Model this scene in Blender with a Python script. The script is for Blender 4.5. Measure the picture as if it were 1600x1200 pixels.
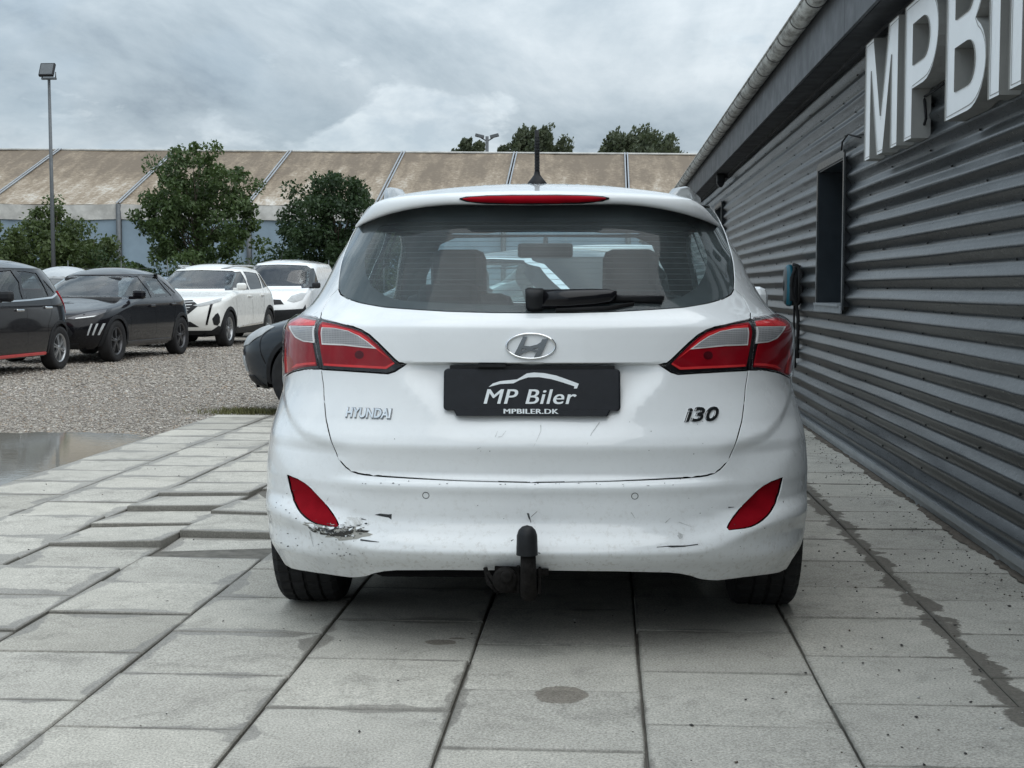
import bpy, bmesh, math, random
import numpy as np
from mathutils import Vector, Matrix
from mathutils.geometry import delaunay_2d_cdt
R_ = math.radians
rng = np.random.default_rng(7); random.seed(7)
sc = bpy.context.scene
for o in list(bpy.data.objects): bpy.data.objects.remove(o)
COL = sc.collection

# ------------------------------------------------------------------ camera
F_PX, CAM_H = 2215.0, 1.106
PITCH = math.atan(150 / F_PX); YAW = math.atan(148 * math.cos(PITCH) / F_PX)
cam = bpy.data.cameras.new('camera'); cam.sensor_width = 36; cam.lens = F_PX / 1600 * 36
cam.clip_start = 0.05; cam.clip_end = 3000
camo = bpy.data.objects.new('camera', cam); COL.objects.link(camo)
camo.location = (0, 0, CAM_H); camo.rotation_euler = (math.pi / 2 - PITCH, 0, YAW)
sc.camera = camo
CR = np.array([math.cos(YAW), math.sin(YAW), 0.0])
CF = np.array([-math.sin(YAW) * math.cos(PITCH), math.cos(YAW) * math.cos(PITCH), -math.sin(PITCH)])
CU = np.cross(CR, CF); CC = np.array([0, 0, CAM_H])
def ray(px, py):
    v = CF * F_PX + CR * (px - 800) + CU * (600 - py); return v / np.linalg.norm(v)
def at_ground(px, py, z=0.0):
    v = ray(px, py); return CC + v * (z - CAM_H) / v[2]
def at_x(px, py, X):
    v = ray(px, py); return CC + v * X / v[0]
def at_y(px, py, Y):
    v = ray(px, py); return CC + v * Y / v[1]

# ------------------------------------------------------------------ world, sun, exposure
SUN_EL, SUN_AZ = 55, 128     # azimuth clockwise from +Y: the brightest part of the cloud is high to the right behind the camera, so the low building keeps its own side of the slabs dim
def build_world():
    w = bpy.data.worlds.new('World'); sc.world = w; w.use_nodes = True
    nt = w.node_tree; nt.nodes.clear(); N = nt.nodes.new; L = nt.links.new
    out = N('ShaderNodeOutputWorld'); bg = N('ShaderNodeBackground'); bg.inputs['Strength'].default_value = 0.1
    L(bg.outputs[0], out.inputs[0])
    sky = N('ShaderNodeTexSky'); sky.sky_type = 'NISHITA'; sky.sun_disc = False
    sky.sun_elevation = R_(SUN_EL); sky.sun_rotation = R_(SUN_AZ); sky.air_density = 1.0; sky.dust_density = 2.0
    tc = N('ShaderNodeTexCoord'); sep = N('ShaderNodeSeparateXYZ'); L(tc.outputs['Generated'], sep.inputs[0])
    def m(op, a, b=None, c=None, clamp=False):
        n = N('ShaderNodeMath'); n.operation = op; n.use_clamp = clamp
        for i, v in enumerate((a, b, c)):
            if v is None: continue
            if isinstance(v, (int, float)): n.inputs[i].default_value = v
            else: L(v, n.inputs[i])
        return n.outputs[0]
    zz = m('MAXIMUM', sep.outputs['Z'], 0.0); zp = m('ADD', zz, 0.33)
    u = m('DIVIDE', sep.outputs['X'], zp); v = m('DIVIDE', sep.outputs['Y'], zp)
    cb = N('ShaderNodeCombineXYZ'); L(u, cb.inputs[0]); L(v, cb.inputs[1]); cb.inputs[2].default_value = 1.7
    def noise(scale, detail, rough, dist, vec=cb.outputs[0]):
        n = N('ShaderNodeTexNoise'); n.inputs['Scale'].default_value = scale; n.inputs['Detail'].default_value = detail
        n.inputs['Roughness'].default_value = rough; n.inputs['Distortion'].default_value = dist
        L(vec, n.inputs['Vector']); return n.outputs['Fac']
    def ramp(fac, pts):
        n = N('ShaderNodeValToRGB'); e = n.color_ramp.elements
        while len(e) < len(pts): e.new(0.5)
        for k, (p, c) in enumerate(pts): e[k].position = p; e[k].color = (*c, 1)
        L(fac, n.inputs[0]); return n.outputs[0]
    def mix(fac, a, b, mode='MIX'):
        n = N('ShaderNodeMix'); n.data_type = 'RGBA'; n.blend_type = mode
        if isinstance(fac, (int, float)): n.inputs[0].default_value = fac
        else: L(fac, n.inputs[0])
        for i, s in ((6, a), (7, b)):
            if isinstance(s, tuple): n.inputs[i].default_value = (*s, 1)
            else: L(s, n.inputs[i])
        return n.outputs[2]
    # layered stratus sheet seen from below: light and dark grey blue patches
    # cumulus heads standing on the horizon: noise in direction space
    mp = N('ShaderNodeMapping'); mp.inputs['Scale'].default_value = (1, 1, 2.0); L(tc.outputs['Generated'], mp.inputs[0])
    lump = m('ADD', m('MULTIPLY', noise(2.3, 9, 0.60, 0.5), 0.35), m('MULTIPLY', noise(4.2, 10, 0.60, 0.35, mp.outputs[0]), 0.65))
    sheet = ramp(lump, [(0.38, (1.85, 2.2, 2.55)), (0.45, (2.8, 3.2, 3.5)), (0.51, (3.5, 3.88, 4.15)), (0.61, (4.9, 5.15, 5.3))])
    puff = noise(8.5, 8, 0.58, 0.25, mp.outputs[0])
    lift = m('MULTIPLY', zz, 1.75)
    pm = m('SUBTRACT', puff, lift)
    pmask = ramp(pm, [(0.31, (0, 0, 0)), (0.38, (1, 1, 1))])
    pcol = ramp(noise(20, 6, 0.6, 0.2, mp.outputs[0]), [(0.35, (3.6, 4.05, 4.4)), (0.62, (5.2, 5.5, 5.65))])
    cl = mix(m('MULTIPLY', pmask, 0.85), sheet, pcol)
    gap = ramp(noise(1.1, 5, 0.5, 0.5), [(0.36, (0.72,) * 3), (0.50, (0.97,) * 3)])
    col = mix(gap, sky.outputs[0], cl)
    # overcast sky: brighter overhead than at the horizon (CIE overcast gradient)
    g = m('MULTIPLY_ADD', zz, 2.1, 1.0)
    ge = N('ShaderNodeCombineColor'); [L(g, ge.inputs[i]) for i in range(3)]
    col = mix(1.0, col, ge.outputs[0], 'MULTIPLY'); col = mix(1.0, col, (0.955, 1.0, 1.03), 'MULTIPLY')
    L(col, bg.inputs['Color'])
build_world()
sl = bpy.data.lights.new('sun', 'SUN'); sl.energy = 1.5; sl.angle = R_(100); sl.color = (1.0, 0.94, 0.86)
so = bpy.data.objects.new('sun', sl); COL.objects.link(so)
az = R_(SUN_AZ); el = R_(SUN_EL)
sdir = Vector((math.sin(az) * math.cos(el), math.cos(az) * math.cos(el), math.sin(el)))
so.rotation_euler = sdir.to_track_quat('Z', 'Y').to_euler(); so.location = (0, 0, 30)
vs = sc.view_settings; vs.view_transform = 'Standard'; vs.look = 'None'; vs.gamma = 1; vs.exposure = 0.35; vs.use_curve_mapping = False
sc.render.engine = 'CYCLES'

# ------------------------------------------------------------------ object helpers
def tag(o, label=None, cat=None, group=None, kind=None):
    if label: o['label'] = label
    if cat: o['category'] = cat
    if group: o['group'] = group
    if kind: o['kind'] = kind
    return o
def link(name, me, parent=None, mats=()):
    o = bpy.data.objects.new(name, me); COL.objects.link(o)
    if me is not None and me.users == 1 or (me is not None and not me.materials):
        for mt in mats: me.materials.append(mt)
    if parent: o.parent = parent
    return o
def empty(name, loc=(0, 0, 0), rotz=0.0, label=None, cat=None, group=None, parent=None):
    o = bpy.data.objects.new(name, None); COL.objects.link(o); o.empty_display_size = 0.2
    o.location = loc; o.rotation_euler = (0, 0, rotz)
    if parent: o.parent = parent
    return tag(o, label, cat, group)
class MB:
    """collects shapes into one mesh"""
    def __init__(s): s.v = []; s.f = []; s.m = []; s.sm = []; s.cur = 0; s.smooth = False
    def add(s, vs_, fs, smooth=None):
        b = len(s.v); s.v += [tuple(map(float, q)) for q in vs_]
        sm = s.smooth if smooth is None else smooth
        for q in fs: s.f.append(tuple(b + i for i in q)); s.m.append(s.cur); s.sm.append(sm)
        return s
    def box(s, c, d, rot=None, bev=0.0):
        x, y, z = [q / 2 for q in d]
        if bev > 0:
            bm = bmesh.new(); bmesh.ops.create_cube(bm, size=1.0); bmesh.ops.scale(bm, vec=d, verts=bm.verts)
            bmesh.ops.bevel(bm, geom=bm.edges[:], offset=bev, segments=2, affect='EDGES', profile=0.5)
            bm.verts.index_update(); P = [q.co.copy() for q in bm.verts]; Fs = [[q.index for q in fa.verts] for fa in bm.faces]; bm.free()
        else:
            P = [Vector(q) for q in ((-x, -y, -z), (x, -y, -z), (x, y, -z), (-x, y, -z), (-x, -y, z), (x, -y, z), (x, y, z), (-x, y, z))]
            Fs = [(0, 3, 2, 1), (4, 5, 6, 7), (0, 1, 5, 4), (1, 2, 6, 5), (2, 3, 7, 6), (3, 0, 4, 7)]
        if rot is not None: P = [rot @ q for q in P]
        c = Vector(c); return s.add([q + c for q in P], Fs, smooth=False)
    def tube(s, pts, rad, n=8, cap=True):
        pts = [Vector(q) for q in pts]
        rad = [rad] * len(pts) if isinstance(rad, (int, float)) else list(rad)
        V = []; Fs = []; up = None
        for i, q in enumerate(pts):
            t = (pts[min(i + 1, len(pts) - 1)] - pts[max(i - 1, 0)]).normalized()
            if up is None: up = t.orthogonal().normalized()
            else:
                up = (up - t * up.dot(t)); up = up.normalized() if up.length > 1e-6 else t.orthogonal().normalized()
            sd = t.cross(up)
            for k in range(n):
                a = 2 * math.pi * k / n; V.append(q + (up * math.cos(a) + sd * math.sin(a)) * rad[i])
        for i in range(len(pts) - 1):
            for k in range(n):
                a = i * n + k; b = i * n + (k + 1) % n; Fs.append((a, b, b + n, a + n))
        s.add(V, Fs, smooth=True)
        if cap:
            b = len(s.v) - len(V)
            for base, rev in ((b, True), (b + (len(pts) - 1) * n, False)):
                q = [base + k for k in range(n)]
                if rev: q.reverse()
                s.f.append(tuple(q)); s.m.append(s.cur); s.sm.append(False)
        return s
    def lathe(s, prof, n=32, axis='X', c=(0, 0, 0), smooth=True, closed=False):
        """prof: (axial, radius) pairs"""
        V = []; Fs = []; c = Vector(c); k = len(prof)
        for j in range(n):
            a = 2 * math.pi * j / n
            for (ax, r) in prof:
                if axis == 'X': V.append(c + Vector((ax, r * math.cos(a), r * math.sin(a))))
                elif axis == 'Y': V.append(c + Vector((r * math.sin(a), ax, r * math.cos(a))))
                else: V.append(c + Vector((r * math.cos(a), r * math.sin(a), ax)))
        for j in range(n):
            j2 = (j + 1) % n
            for i in range(k if closed else k - 1):
                i2 = (i + 1) % k; Fs.append((j * k + i, j * k + i2, j2 * k + i2, j2 * k + i))
        return s.add(V, Fs, smooth=smooth)
    def prism(s, poly, axis, a, b):
        """extrude a 2D polygon (list of 2-tuples) along axis from a to b"""
        def p3(q, h):
            if axis == 'X': return (h, q[0], q[1])
            if axis == 'Y': return (q[0], h, q[1])
            return (q[0], q[1], h)
        n = len(poly); V = [p3(q, a) for q in poly] + [p3(q, b) for q in poly]
        tri = delaunay_2d_cdt([Vector(q) for q in poly], [(i, (i + 1) % n) for i in range(n)], [list(range(n))], 1, 1e-7)
        Fs = []
        if len(tri[0]) == n:
            for t in tri[2]: Fs.append(tuple(t)); Fs.append(tuple(n + i for i in reversed(t)))
        for i in range(n): j = (i + 1) % n; Fs.append((i, i + n, j + n, j))
        return s.add(V, Fs, smooth=False)
    def mesh(s, name, fix=True):
        me = bpy.data.meshes.new(name); me.from_pydata(s.v, [], s.f)
        me.polygons.foreach_set('material_index', s.m); me.polygons.foreach_set('use_smooth', s.sm)
        if fix:
            bm = bmesh.new(); bm.from_mesh(me); bmesh.ops.recalc_face_normals(bm, faces=bm.faces[:]); bm.to_mesh(me); bm.free()
        me.update(); return me
    def build(s, name, mats, parent=None, fix=True):
        if not isinstance(mats, (list, tuple)): mats = [mats]
        return link(name, s.mesh(name, fix), parent, mats)

# ------------------------------------------------------------------ materials
class NT:
    def __init__(s, name):
        s.mat = bpy.data.materials.new(name); s.mat.use_nodes = True; s.nt = s.mat.node_tree
        s.b = s.nt.nodes['Principled BSDF']; s.out = s.nt.nodes['Material Output']; s.tc = None
    def n(s, t): return s.nt.nodes.new('ShaderNode' + t)
    def l(s, a, b): s.nt.links.new(a, b)
    def coord(s, kind='Object'):
        if kind == 'World':
            return s.n('NewGeometry').outputs['Position']
        if s.tc is None: s.tc = s.n('TexCoord')
        return s.tc.outputs[kind]
    def mapping(s, vec, scale=(1, 1, 1), rot=(0, 0, 0), loc=(0, 0, 0)):
        m = s.n('Mapping'); m.inputs['Scale'].default_value = scale; m.inputs['Rotation'].default_value = rot; m.inputs['Location'].default_value = loc
        s.l(vec, m.inputs[0]); return m.outputs[0]
    def noise(s, vec, scale, detail=4, rough=0.55, dist=0.0, out='Fac'):
        n = s.n('TexNoise'); s.l(vec, n.inputs['Vector'])
        for k, v in (('Scale', scale), ('Detail', detail), ('Roughness', rough), ('Distortion', dist)): n.inputs[k].default_value = v
        return n.outputs[out]
    def voro(s, vec, scale, out='Distance'):
        n = s.n('TexVoronoi'); s.l(vec, n.inputs['Vector']); n.inputs['Scale'].default_value = scale; return n.outputs[out]
    def math(s, op, a, b=None, c=None, clamp=False):
        n = s.n('Math'); n.operation = op; n.use_clamp = clamp
        for i, v in enumerate((a, b, c)):
            if v is None: continue
            if isinstance(v, (int, float)): n.inputs[i].default_value = v
            else: s.l(v, n.inputs[i])
        return n.outputs[0]
    def ramp(s, fac, pts, interp='LINEAR'):
        n = s.n('ValToRGB'); n.color_ramp.interpolation = interp; e = n.color_ramp.elements
        while len(e) < len(pts): e.new(0.5)
        for k, (p, c) in enumerate(pts):
            e[k].position = p; e[k].color = (*((c,) * 3 if isinstance(c, (int, float)) else c), 1)
        s.l(fac, n.inputs[0]); return n.outputs[0]
    def mix(s, fac, a, b, mode='MIX'):
        n = s.n('Mix'); n.data_type = 'RGBA'; n.blend_type = mode
        if isinstance(fac, (int, float)): n.inputs[0].default_value = fac
        else: s.l(fac, n.inputs[0])
        for i, q in ((6, a), (7, b)):
            if isinstance(q, tuple): n.inputs[i].default_value = (*q[:3], 1)
            else: s.l(q, n.inputs[i])
        return n.outputs[2]
    def set(s, **kw):
        for k, v in kw.items():
            k = {'base': 'Base Color', 'rough': 'Roughness', 'metal': 'Metallic', 'spec': 'Specular IOR Level', 'coat': 'Coat Weight', 'coatr': 'Coat Roughness', 'trans': 'Transmission Weight', 'ior': 'IOR', 'alpha': 'Alpha'}[k]
            i = s.b.inputs[k]
            if isinstance(v, (int, float)): i.default_value = v
            elif isinstance(v, tuple): i.default_value = (*v[:3], 1)
            else: s.l(v, i)
        return s
    def bump(s, h, strength=0.3, dist=0.01):
        n = s.n('Bump'); n.inputs['Strength'].default_value = strength; n.inputs['Distance'].default_value = dist
        s.l(h, n.inputs['Height']); s.l(n.outputs[0], s.b.inputs['Normal']); return s
M = {}
def plain(name, base, rough=0.5, metal=0.0, coat=0.0, var=0.12, scale=6.0, bump=0.0, bscale=80.0, spec=0.5, kind='Object'):
    t = NT(name); v = t.coord(kind)
    n = t.noise(v, scale, 5, 0.6)
    lo = tuple(max(0, c * (1 - var)) for c in base); hi = tuple(c * (1 + var) for c in base)
    t.set(base=t.ramp(n, [(0.3, lo), (0.7, hi)]), rough=t.ramp(t.noise(v, scale * 2.3, 3), [(0.3, max(0.0, rough * 0.85)), (0.7, min(1, rough * 1.15))]), metal=metal, coat=coat, spec=spec)
    if bump: t.bump(t.noise(v, bscale, 4), bump, 0.004)
    M[name] = t.mat; return t.mat
def glassmat(name, tint, ior=1.5, film=0.0, filmcol=(0.3, 0.32, 0.33), rough=0.0):
    """thin pane: see-through body, Fresnel mirror, a streaky film of dust, on the rear window also painted sky reflection"""
    t = NT(name); nt = t.nt; nt.nodes.remove(t.b)
    tr = t.n('BsdfTransparent'); tr.inputs[0].default_value = (*tint, 1)
    gl = t.n('BsdfGlossy'); gl.inputs['Roughness'].default_value = rough; gl.inputs['Color'].default_value = (1, 1, 1, 1)
    # Schlick reflectance of a thin pane, the same from both sides
    lw = t.n('LayerWeight'); lw.inputs['Blend'].default_value = .5; f0 = 2 * ((ior - 1) / (ior + 1)) ** 2
    fr = t.math('MULTIPLY_ADD', t.math('POWER', lw.outputs['Facing'], 5.0), 1 - f0, f0, True)
    mx = t.n('MixShader'); t.l(fr, mx.inputs[0]); t.l(tr.outputs[0], mx.inputs[1]); t.l(gl.outputs[0], mx.inputs[2])
    res = mx.outputs[0]
    if film > 0:
        df = t.n('BsdfDiffuse'); df.inputs[0].default_value = (*filmcol, 1)
        nz = t.noise(t.mapping(t.coord('Object'), (1.6, 1.6, 0.7)), 3.5, 6, 0.6, 0.6)
        fac = t.math('MULTIPLY', t.ramp(nz, [(0.3, 0.55), (0.7, 1.0)]), film)
        m2 = t.n('MixShader'); t.l(fac, m2.inputs[0]); t.l(res, m2.inputs[1]); t.l(df.outputs[0], m2.inputs[2]); res = m2.outputs[0]
    t.l(res, t.out.inputs[0]); M[name] = t.mat; return t.mat

# ================================================================== GROUND
WALL_X = 1.60
def mats_ground():
    # concrete paving slabs: fine aggregate, cement clouding, damp creeping in from the joints
    t = NT('slab_concrete'); w = t.coord('World'); o = t.coord('Object')
    oi = t.n('ObjectInfo')
    agg = t.noise(w, 150, 3, 0.75); cl = t.noise(w, 2.2, 5, 0.6); mid = t.noise(w, 11, 6, 0.7)
    base = t.ramp(cl, [(0.3, (0.350, 0.335, 0.300)), (0.7, (0.447, 0.430, 0.386))])
    base = t.mix(0.35, base, t.ramp(mid, [(0.3, (.298, .286, .254)), (0.72, (.515, .495, .445))]))
    base = t.mix(1.0, base, t.ramp(agg, [(0.30, 0.55), (0.5, 1.0), (0.70, 1.5)]), 'MULTIPLY')
    tone = t.ramp(oi.outputs['Random'], [(0.0, (.86, .855, .84)), (0.5, (1, 1, 1)), (1.0, (1.09, 1.085, 1.07))])
    base = t.mix(1.0, base, tone, 'MULTIPLY')
    stn = t.ramp(t.noise(w, 4.3, 6, .7, .8), [(0.52, 1.0), (0.64, .80)]); base = t.mix(1.0, base, stn, 'MULTIPLY')
    spk = t.ramp(t.voro(w, 75), [(0.10, 1.0), (0.17, 0.0)])          # pale stone chips in the face
    spk = t.math('MULTIPLY', spk, t.ramp(t.noise(w, 9, 3), [(0.42, 0.0), (0.62, 0.8)]))
    base = t.mix(spk, base, (0.58, 0.57, 0.53))
    pit = t.ramp(t.voro(t.mapping(w, loc=(3.1, 1.7, 0)), 48), [(0.05, 0.8), (0.09, 0.0)])
    base = t.mix(pit, base, (0.09, 0.085, 0.075))
    sp = t.n('SeparateXYZ'); t.l(o, sp.inputs[0])
    ed = t.math('MAXIMUM', t.math('ABSOLUTE', sp.outputs[0]), t.math('ABSOLUTE', sp.outputs[1]))
    sw = t.n('SeparateXYZ'); t.l(w, sw.inputs[0]); X, Y = sw.outputs[0], sw.outputs[1]
    left = t.math('MULTIPLY_ADD', X, -0.022, -0.020)                 # the low left side stays wetter after rain
    left = t.math('MINIMUM', t.math('MAXIMUM', left, -0.030), 0.030)
    nz = t.math('MULTIPLY_ADD', t.noise(w, 2.6, 3, 0.5, 0.4), 0.24, -0.122)
    nz2 = t.math('MULTIPLY_ADD', t.noise(w, 17, 4, 0.6), 0.03, -0.015)
    d = t.math('ADD', t.math('ADD', t.math('ADD', ed, nz), nz2), left)
    damp = t.ramp(d, [(0.232, 0.0), (0.2375, 1.0)])
    # drips that have soaked in behind the tow bar
    def drip(px, py, rx, ry):
        p = at_ground(px, py); dx = t.math('MULTIPLY', t.math('SUBTRACT', X, float(p[0])), 1 / rx); dy = t.math('MULTIPLY', t.math('SUBTRACT', Y, float(p[1])), 1 / ry)
        r2 = t.math('ADD', t.math('MULTIPLY', dx, dx), t.math('MULTIPLY', dy, dy)); r2 = t.math('ADD', r2, t.math('MULTIPLY_ADD', t.noise(w, 26, 4, .6), 1.1, -.55))
        return t.ramp(r2, [(0.86, 1.0), (1.0, 0.0)])
    base = t.mix(t.math('MULTIPLY', damp, 0.8), base, t.mix(1.0, base, (0.56, 0.55, 0.55), 'MULTIPLY'))
    for q in ((876, 1086, .075, .095), (688, 1003, .05, .035), (714, 997, .03, .012)): base = t.mix(t.math('MULTIPLY', drip(*q), .8), base, t.mix(1.0, base, (0.42, 0.38, 0.35), 'MULTIPLY'))
    # earth washed out of the open joint beside the wall
    jd = t.math('ABSOLUTE', t.math('SUBTRACT', X, 1.0995))
    jn = t.math('ADD', jd, t.math('MULTIPLY_ADD', t.noise(w, 5.5, 6, .65, .5), -0.24, 0.118))
    earth = t.math('MULTIPLY', t.ramp(jn, [(0.036, 1.0), (0.046, 0.0)]), t.ramp(t.math('MULTIPLY', Y, .1), [(0.78, 1.0), (1.0, 0.0)]))
    e2 = t.ramp(t.math('ADD', t.math('ADD', ed, t.math('MULTIPLY_ADD', t.noise(w, 6, 5, .6, .4), 0.12, -0.075)), t.math('MULTIPLY_ADD', jd, -0.12, 0.02)), [(0.234, 0.0), (0.240, .8)])
    earth = t.math('MAXIMUM', earth, t.math('MULTIPLY', e2, t.ramp(jd, [(0.25, 1.0), (0.5, 0.0)])))
    base = t.mix(t.math('MULTIPLY', earth, .85), base, t.ramp(t.noise(w, 60, 4), [(0.35, (0.075, 0.066, 0.055)), (0.7, (0.135, 0.12, 0.10))]))
    rim = t.ramp(t.math('ADD', ed, t.math('MULTIPLY_ADD', t.noise(w, 30, 3), 0.012, -0.006)), [(0.236, 0.0), (0.248, 0.6)])
    base = t.mix(rim, base, (0.12, 0.115, 0.10))
    t.set(base=base, rough=t.mix(damp, (0.88,) * 3, (0.5,) * 3), spec=0.3)
    t.bump(t.math('ADD', t.math('MULTIPLY', agg, 0.6), t.math('MULTIPLY', mid, 0.6)), 0.5, 0.004); M['slab'] = t.mat
    # joint sand
    plain('joint_sand', (0.115, 0.107, 0.092), 0.95, var=0.35, scale=18, bump=0.5, bscale=120, kind='World')
    # gravel bed below the loose stones and beyond them
    t = NT('gravel_bed'); w = t.coord('World')
    v = t.n('TexVoronoi'); t.l(w, v.inputs['Vector']); v.inputs['Scale'].default_value = 26
    c = t.ramp(t.math('FRACT', t.math('MULTIPLY', t.noise(v.outputs['Position'], 9, 0), 7.0)), [(0.0, (0.16, 0.138, 0.115)), (0.5, (0.28, 0.245, 0.205)), (1.0, (0.41, 0.375, 0.325))])
    big = t.ramp(t.noise(w, 0.35, 4), [(0.3, 0.75), (0.7, 1.08)])
    t.set(base=t.mix(1.0, c, big, 'MULTIPLY'), rough=0.9)
    t.bump(t.math('SUBTRACT', 1.0, v.outputs['Distance']), 0.9, 0.03); M['gravel_bed'] = t.mat
    # loose stones carry their own colour as a point attribute
    t = NT('gravel_stone'); a = t.n('Attribute'); a.attribute_name = 'tone'
    t.set(base=t.mix(0.5, a.outputs['Color'], t.mix(1.0, a.outputs['Color'], t.ramp(t.noise(t.coord('World'), 90, 3), [(0.3, 0.6), (0.7, 1.3)]), 'MULTIPLY')), rough=0.75); M['stone'] = t.mat
    t = NT('puddle_water'); w = t.coord('World')
    t.set(base=(0.18, 0.168, 0.142), rough=0.03, spec=0.5, ior=1.33)
    t.bump(t.noise(t.mapping(w, (1.0, 2.2, 1)), 9, 3), 0.035, 0.01); M['water'] = t.mat
    plain('dirt', (0.085, 0.070, 0.055), 0.95, var=0.4, scale=25, bump=0.6, bscale=150, kind='World')
    plain('oil_damp', (0.10, 0.092, 0.085), 0.55, var=0.25, scale=20, kind='World')
mats_ground()

# one sheet of ground to the horizon
g = MB(); g.add([(-900, -300, -0.045), (900, -300, -0.045), (900, 1500, -0.045), (-900, 1500, -0.045)], [(0, 1, 2, 3)])
ground = tag(g.build('gravel_ground', M['gravel_bed'], fix=False), kind='structure')

# paved apron beside the building: 50 x 50 cm slabs in ten columns
JX = [0.0995 + 0.5 * k for k in range(-7, 4)]
PAV_END = 12.15
b = MB(); b.add([(JX[0] - .02, 1.4, -0.014), (1.75, 1.4, -0.014), (1.75, PAV_END + .05, -0.014), (JX[0] - .02, PAV_END + .05, -0.014)], [(0, 1, 2, 3)])
b.add([(JX[0] - .02, 1.4, -0.014), (JX[0] - .02, PAV_END + .05, -0.014), (JX[0] - .16, PAV_END + .05, -0.07), (JX[0] - .16, 1.4, -0.07)], [(0, 1, 2, 3)])
pavement = tag(b.build('pavement', M['joint_sand']), kind='structure')
def slab_mesh(seed):
    r = random.Random(seed); bm = bmesh.new(); bmesh.ops.create_cube(bm, size=1.0)
    bmesh.ops.scale(bm, vec=(0.4925, 0.4945, 0.06), verts=bm.verts); bmesh.ops.translate(bm, vec=(0, 0, -0.03), verts=bm.verts)
    for v in bm.verts: v.co.x += r.uniform(-.002, .002); v.co.y += r.uniform(-.002, .002)
    bmesh.ops.bevel(bm, geom=[e for e in bm.edges if e.verts[0].co.z > -.01 and e.verts[1].co.z > -.01], offset=0.004, segments=1, affect='EDGES')
    me = bpy.data.meshes.new('slab'); bm.to_mesh(me); bm.free(); me.materials.append(M['slab']); return me
SM = [slab_mesh(k) for k in range(6)]
OFF = {6: 4.332 % .5, 7: 4.05 % .5, 5: 4.13 % .5, 8: 4.264 % .5, 4: 4.44 % .5, 3: 4.16 % .5, 2: 4.40 % .5, 1: 4.12 % .5, 0: 4.38 % .5, 9: 4.06 % .5}
# slabs that frost and wheels have lifted: (column, row index from y) -> (dz, tilt about x, tilt about y)
LIFT = {}
def lift_for(cx, cy):
    if -2.95 < cx < -2.45 and 6.2 < cy < 6.75: return (.006, .03, -.012)
    if -2.45 < cx < -1.95:
        if 5.95 < cy < 6.5: return (.012, -.035, -.03)
        if 6.5 < cy < 7.0: return (.006, -.045, -.012)
        if 7.0 < cy < 7.5: return (.010, -.05, -.02)
        if 7.5 < cy < 8.1: return (.004, -.035, -.01)
    if -1.95 < cx < -1.45:
        if 5.6 < cy < 6.3: return (-.012, .03, .01)
        if 6.3 < cy < 6.8: return (.022, -.012, .02)
        if 6.8 < cy < 7.3: return (.018, -.045, .028)
        if 7.3 < cy < 7.9: return (-.016, -.01, .02)
    if -1.45 < cx < -.95:
        if 6.3 < cy < 6.8: return (.026, -.01, 0)
        if 6.8 < cy < 7.3: return (.030, -.05, 0)
    if -2.95 < cx < -1.45 and 4.6 < cy < 5.6: return (random.uniform(-.002, .012), random.uniform(-.022, .012), random.uniform(-.012, .012))
    return None
first = True
for c in range(10):
    cx = (JX[c] + JX[c + 1]) / 2; y = 1.5 + OFF[c]
    while y < PAV_END - .05:
        y1 = min(y + .5, PAV_END); full = y1 - y > .45
        s = link('slab', SM[random.randrange(6)], pavement)
        s.location = (cx + random.uniform(-.002, .002), (y + y1) / 2, random.uniform(-.0025, .0025))
        s.rotation_euler = (random.uniform(-.004, .004), random.uniform(-.004, .004), random.uniform(-.004, .004))
        if not full: s.scale = (1, max(.1, (y1 - y) / .5), 1)
        q = lift_for(cx, (y + y1) / 2)
        if q: s.location.z += q[0]; s.rotation_euler.x += q[1]; s.rotation_euler.y += q[2]
        y += .5

# ragged dirt washed out of the widened joint and heaped along the wall foot
def ragged_strip(x0, w0, y0, y1, z, seed, amp, dome=0.004, step=0.06):
    r = np.random.default_rng(seed); n = int((y1 - y0) / step); ys = np.linspace(y0, y1, n)
    def wob(a):
        q = np.zeros(n)
        for f_, am in ((.8, .5), (2.1, .35), (5.3, .3), (13, .22)): q += am * np.sin(ys * f_ * 2 * math.pi / 1.5 + r.uniform(0, 6.3)) * r.uniform(.7, 1.2)
        return a * (q + r.normal(0, .18, n))
    A = x0 - np.maximum(.004, w0 + wob(amp)); B = x0 + np.maximum(.004, w0 + wob(amp))
    V = []; Fs = []
    for i in range(n):
        for f_, h in ((0, 0), (.3, dome), (.7, dome * .9), (1, 0)): V.append((A[i] * (1 - f_) + B[i] * f_, ys[i], z + h))
        if i:
            for k in range(3): a = (i - 1) * 4 + k; Fs.append((a, a + 1, a + 5, a + 4))
    return V, Fs
m = MB(); m.smooth = True
m.add(*ragged_strip(1.59, .035, 1.5, PAV_END, .003, 5, .022, .012, .03))
tag(m.build('wall_foot_dirt', M['dirt']), 'brown dirt heaped along the foot of the metal wall', 'dirt', kind='stuff')
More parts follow.
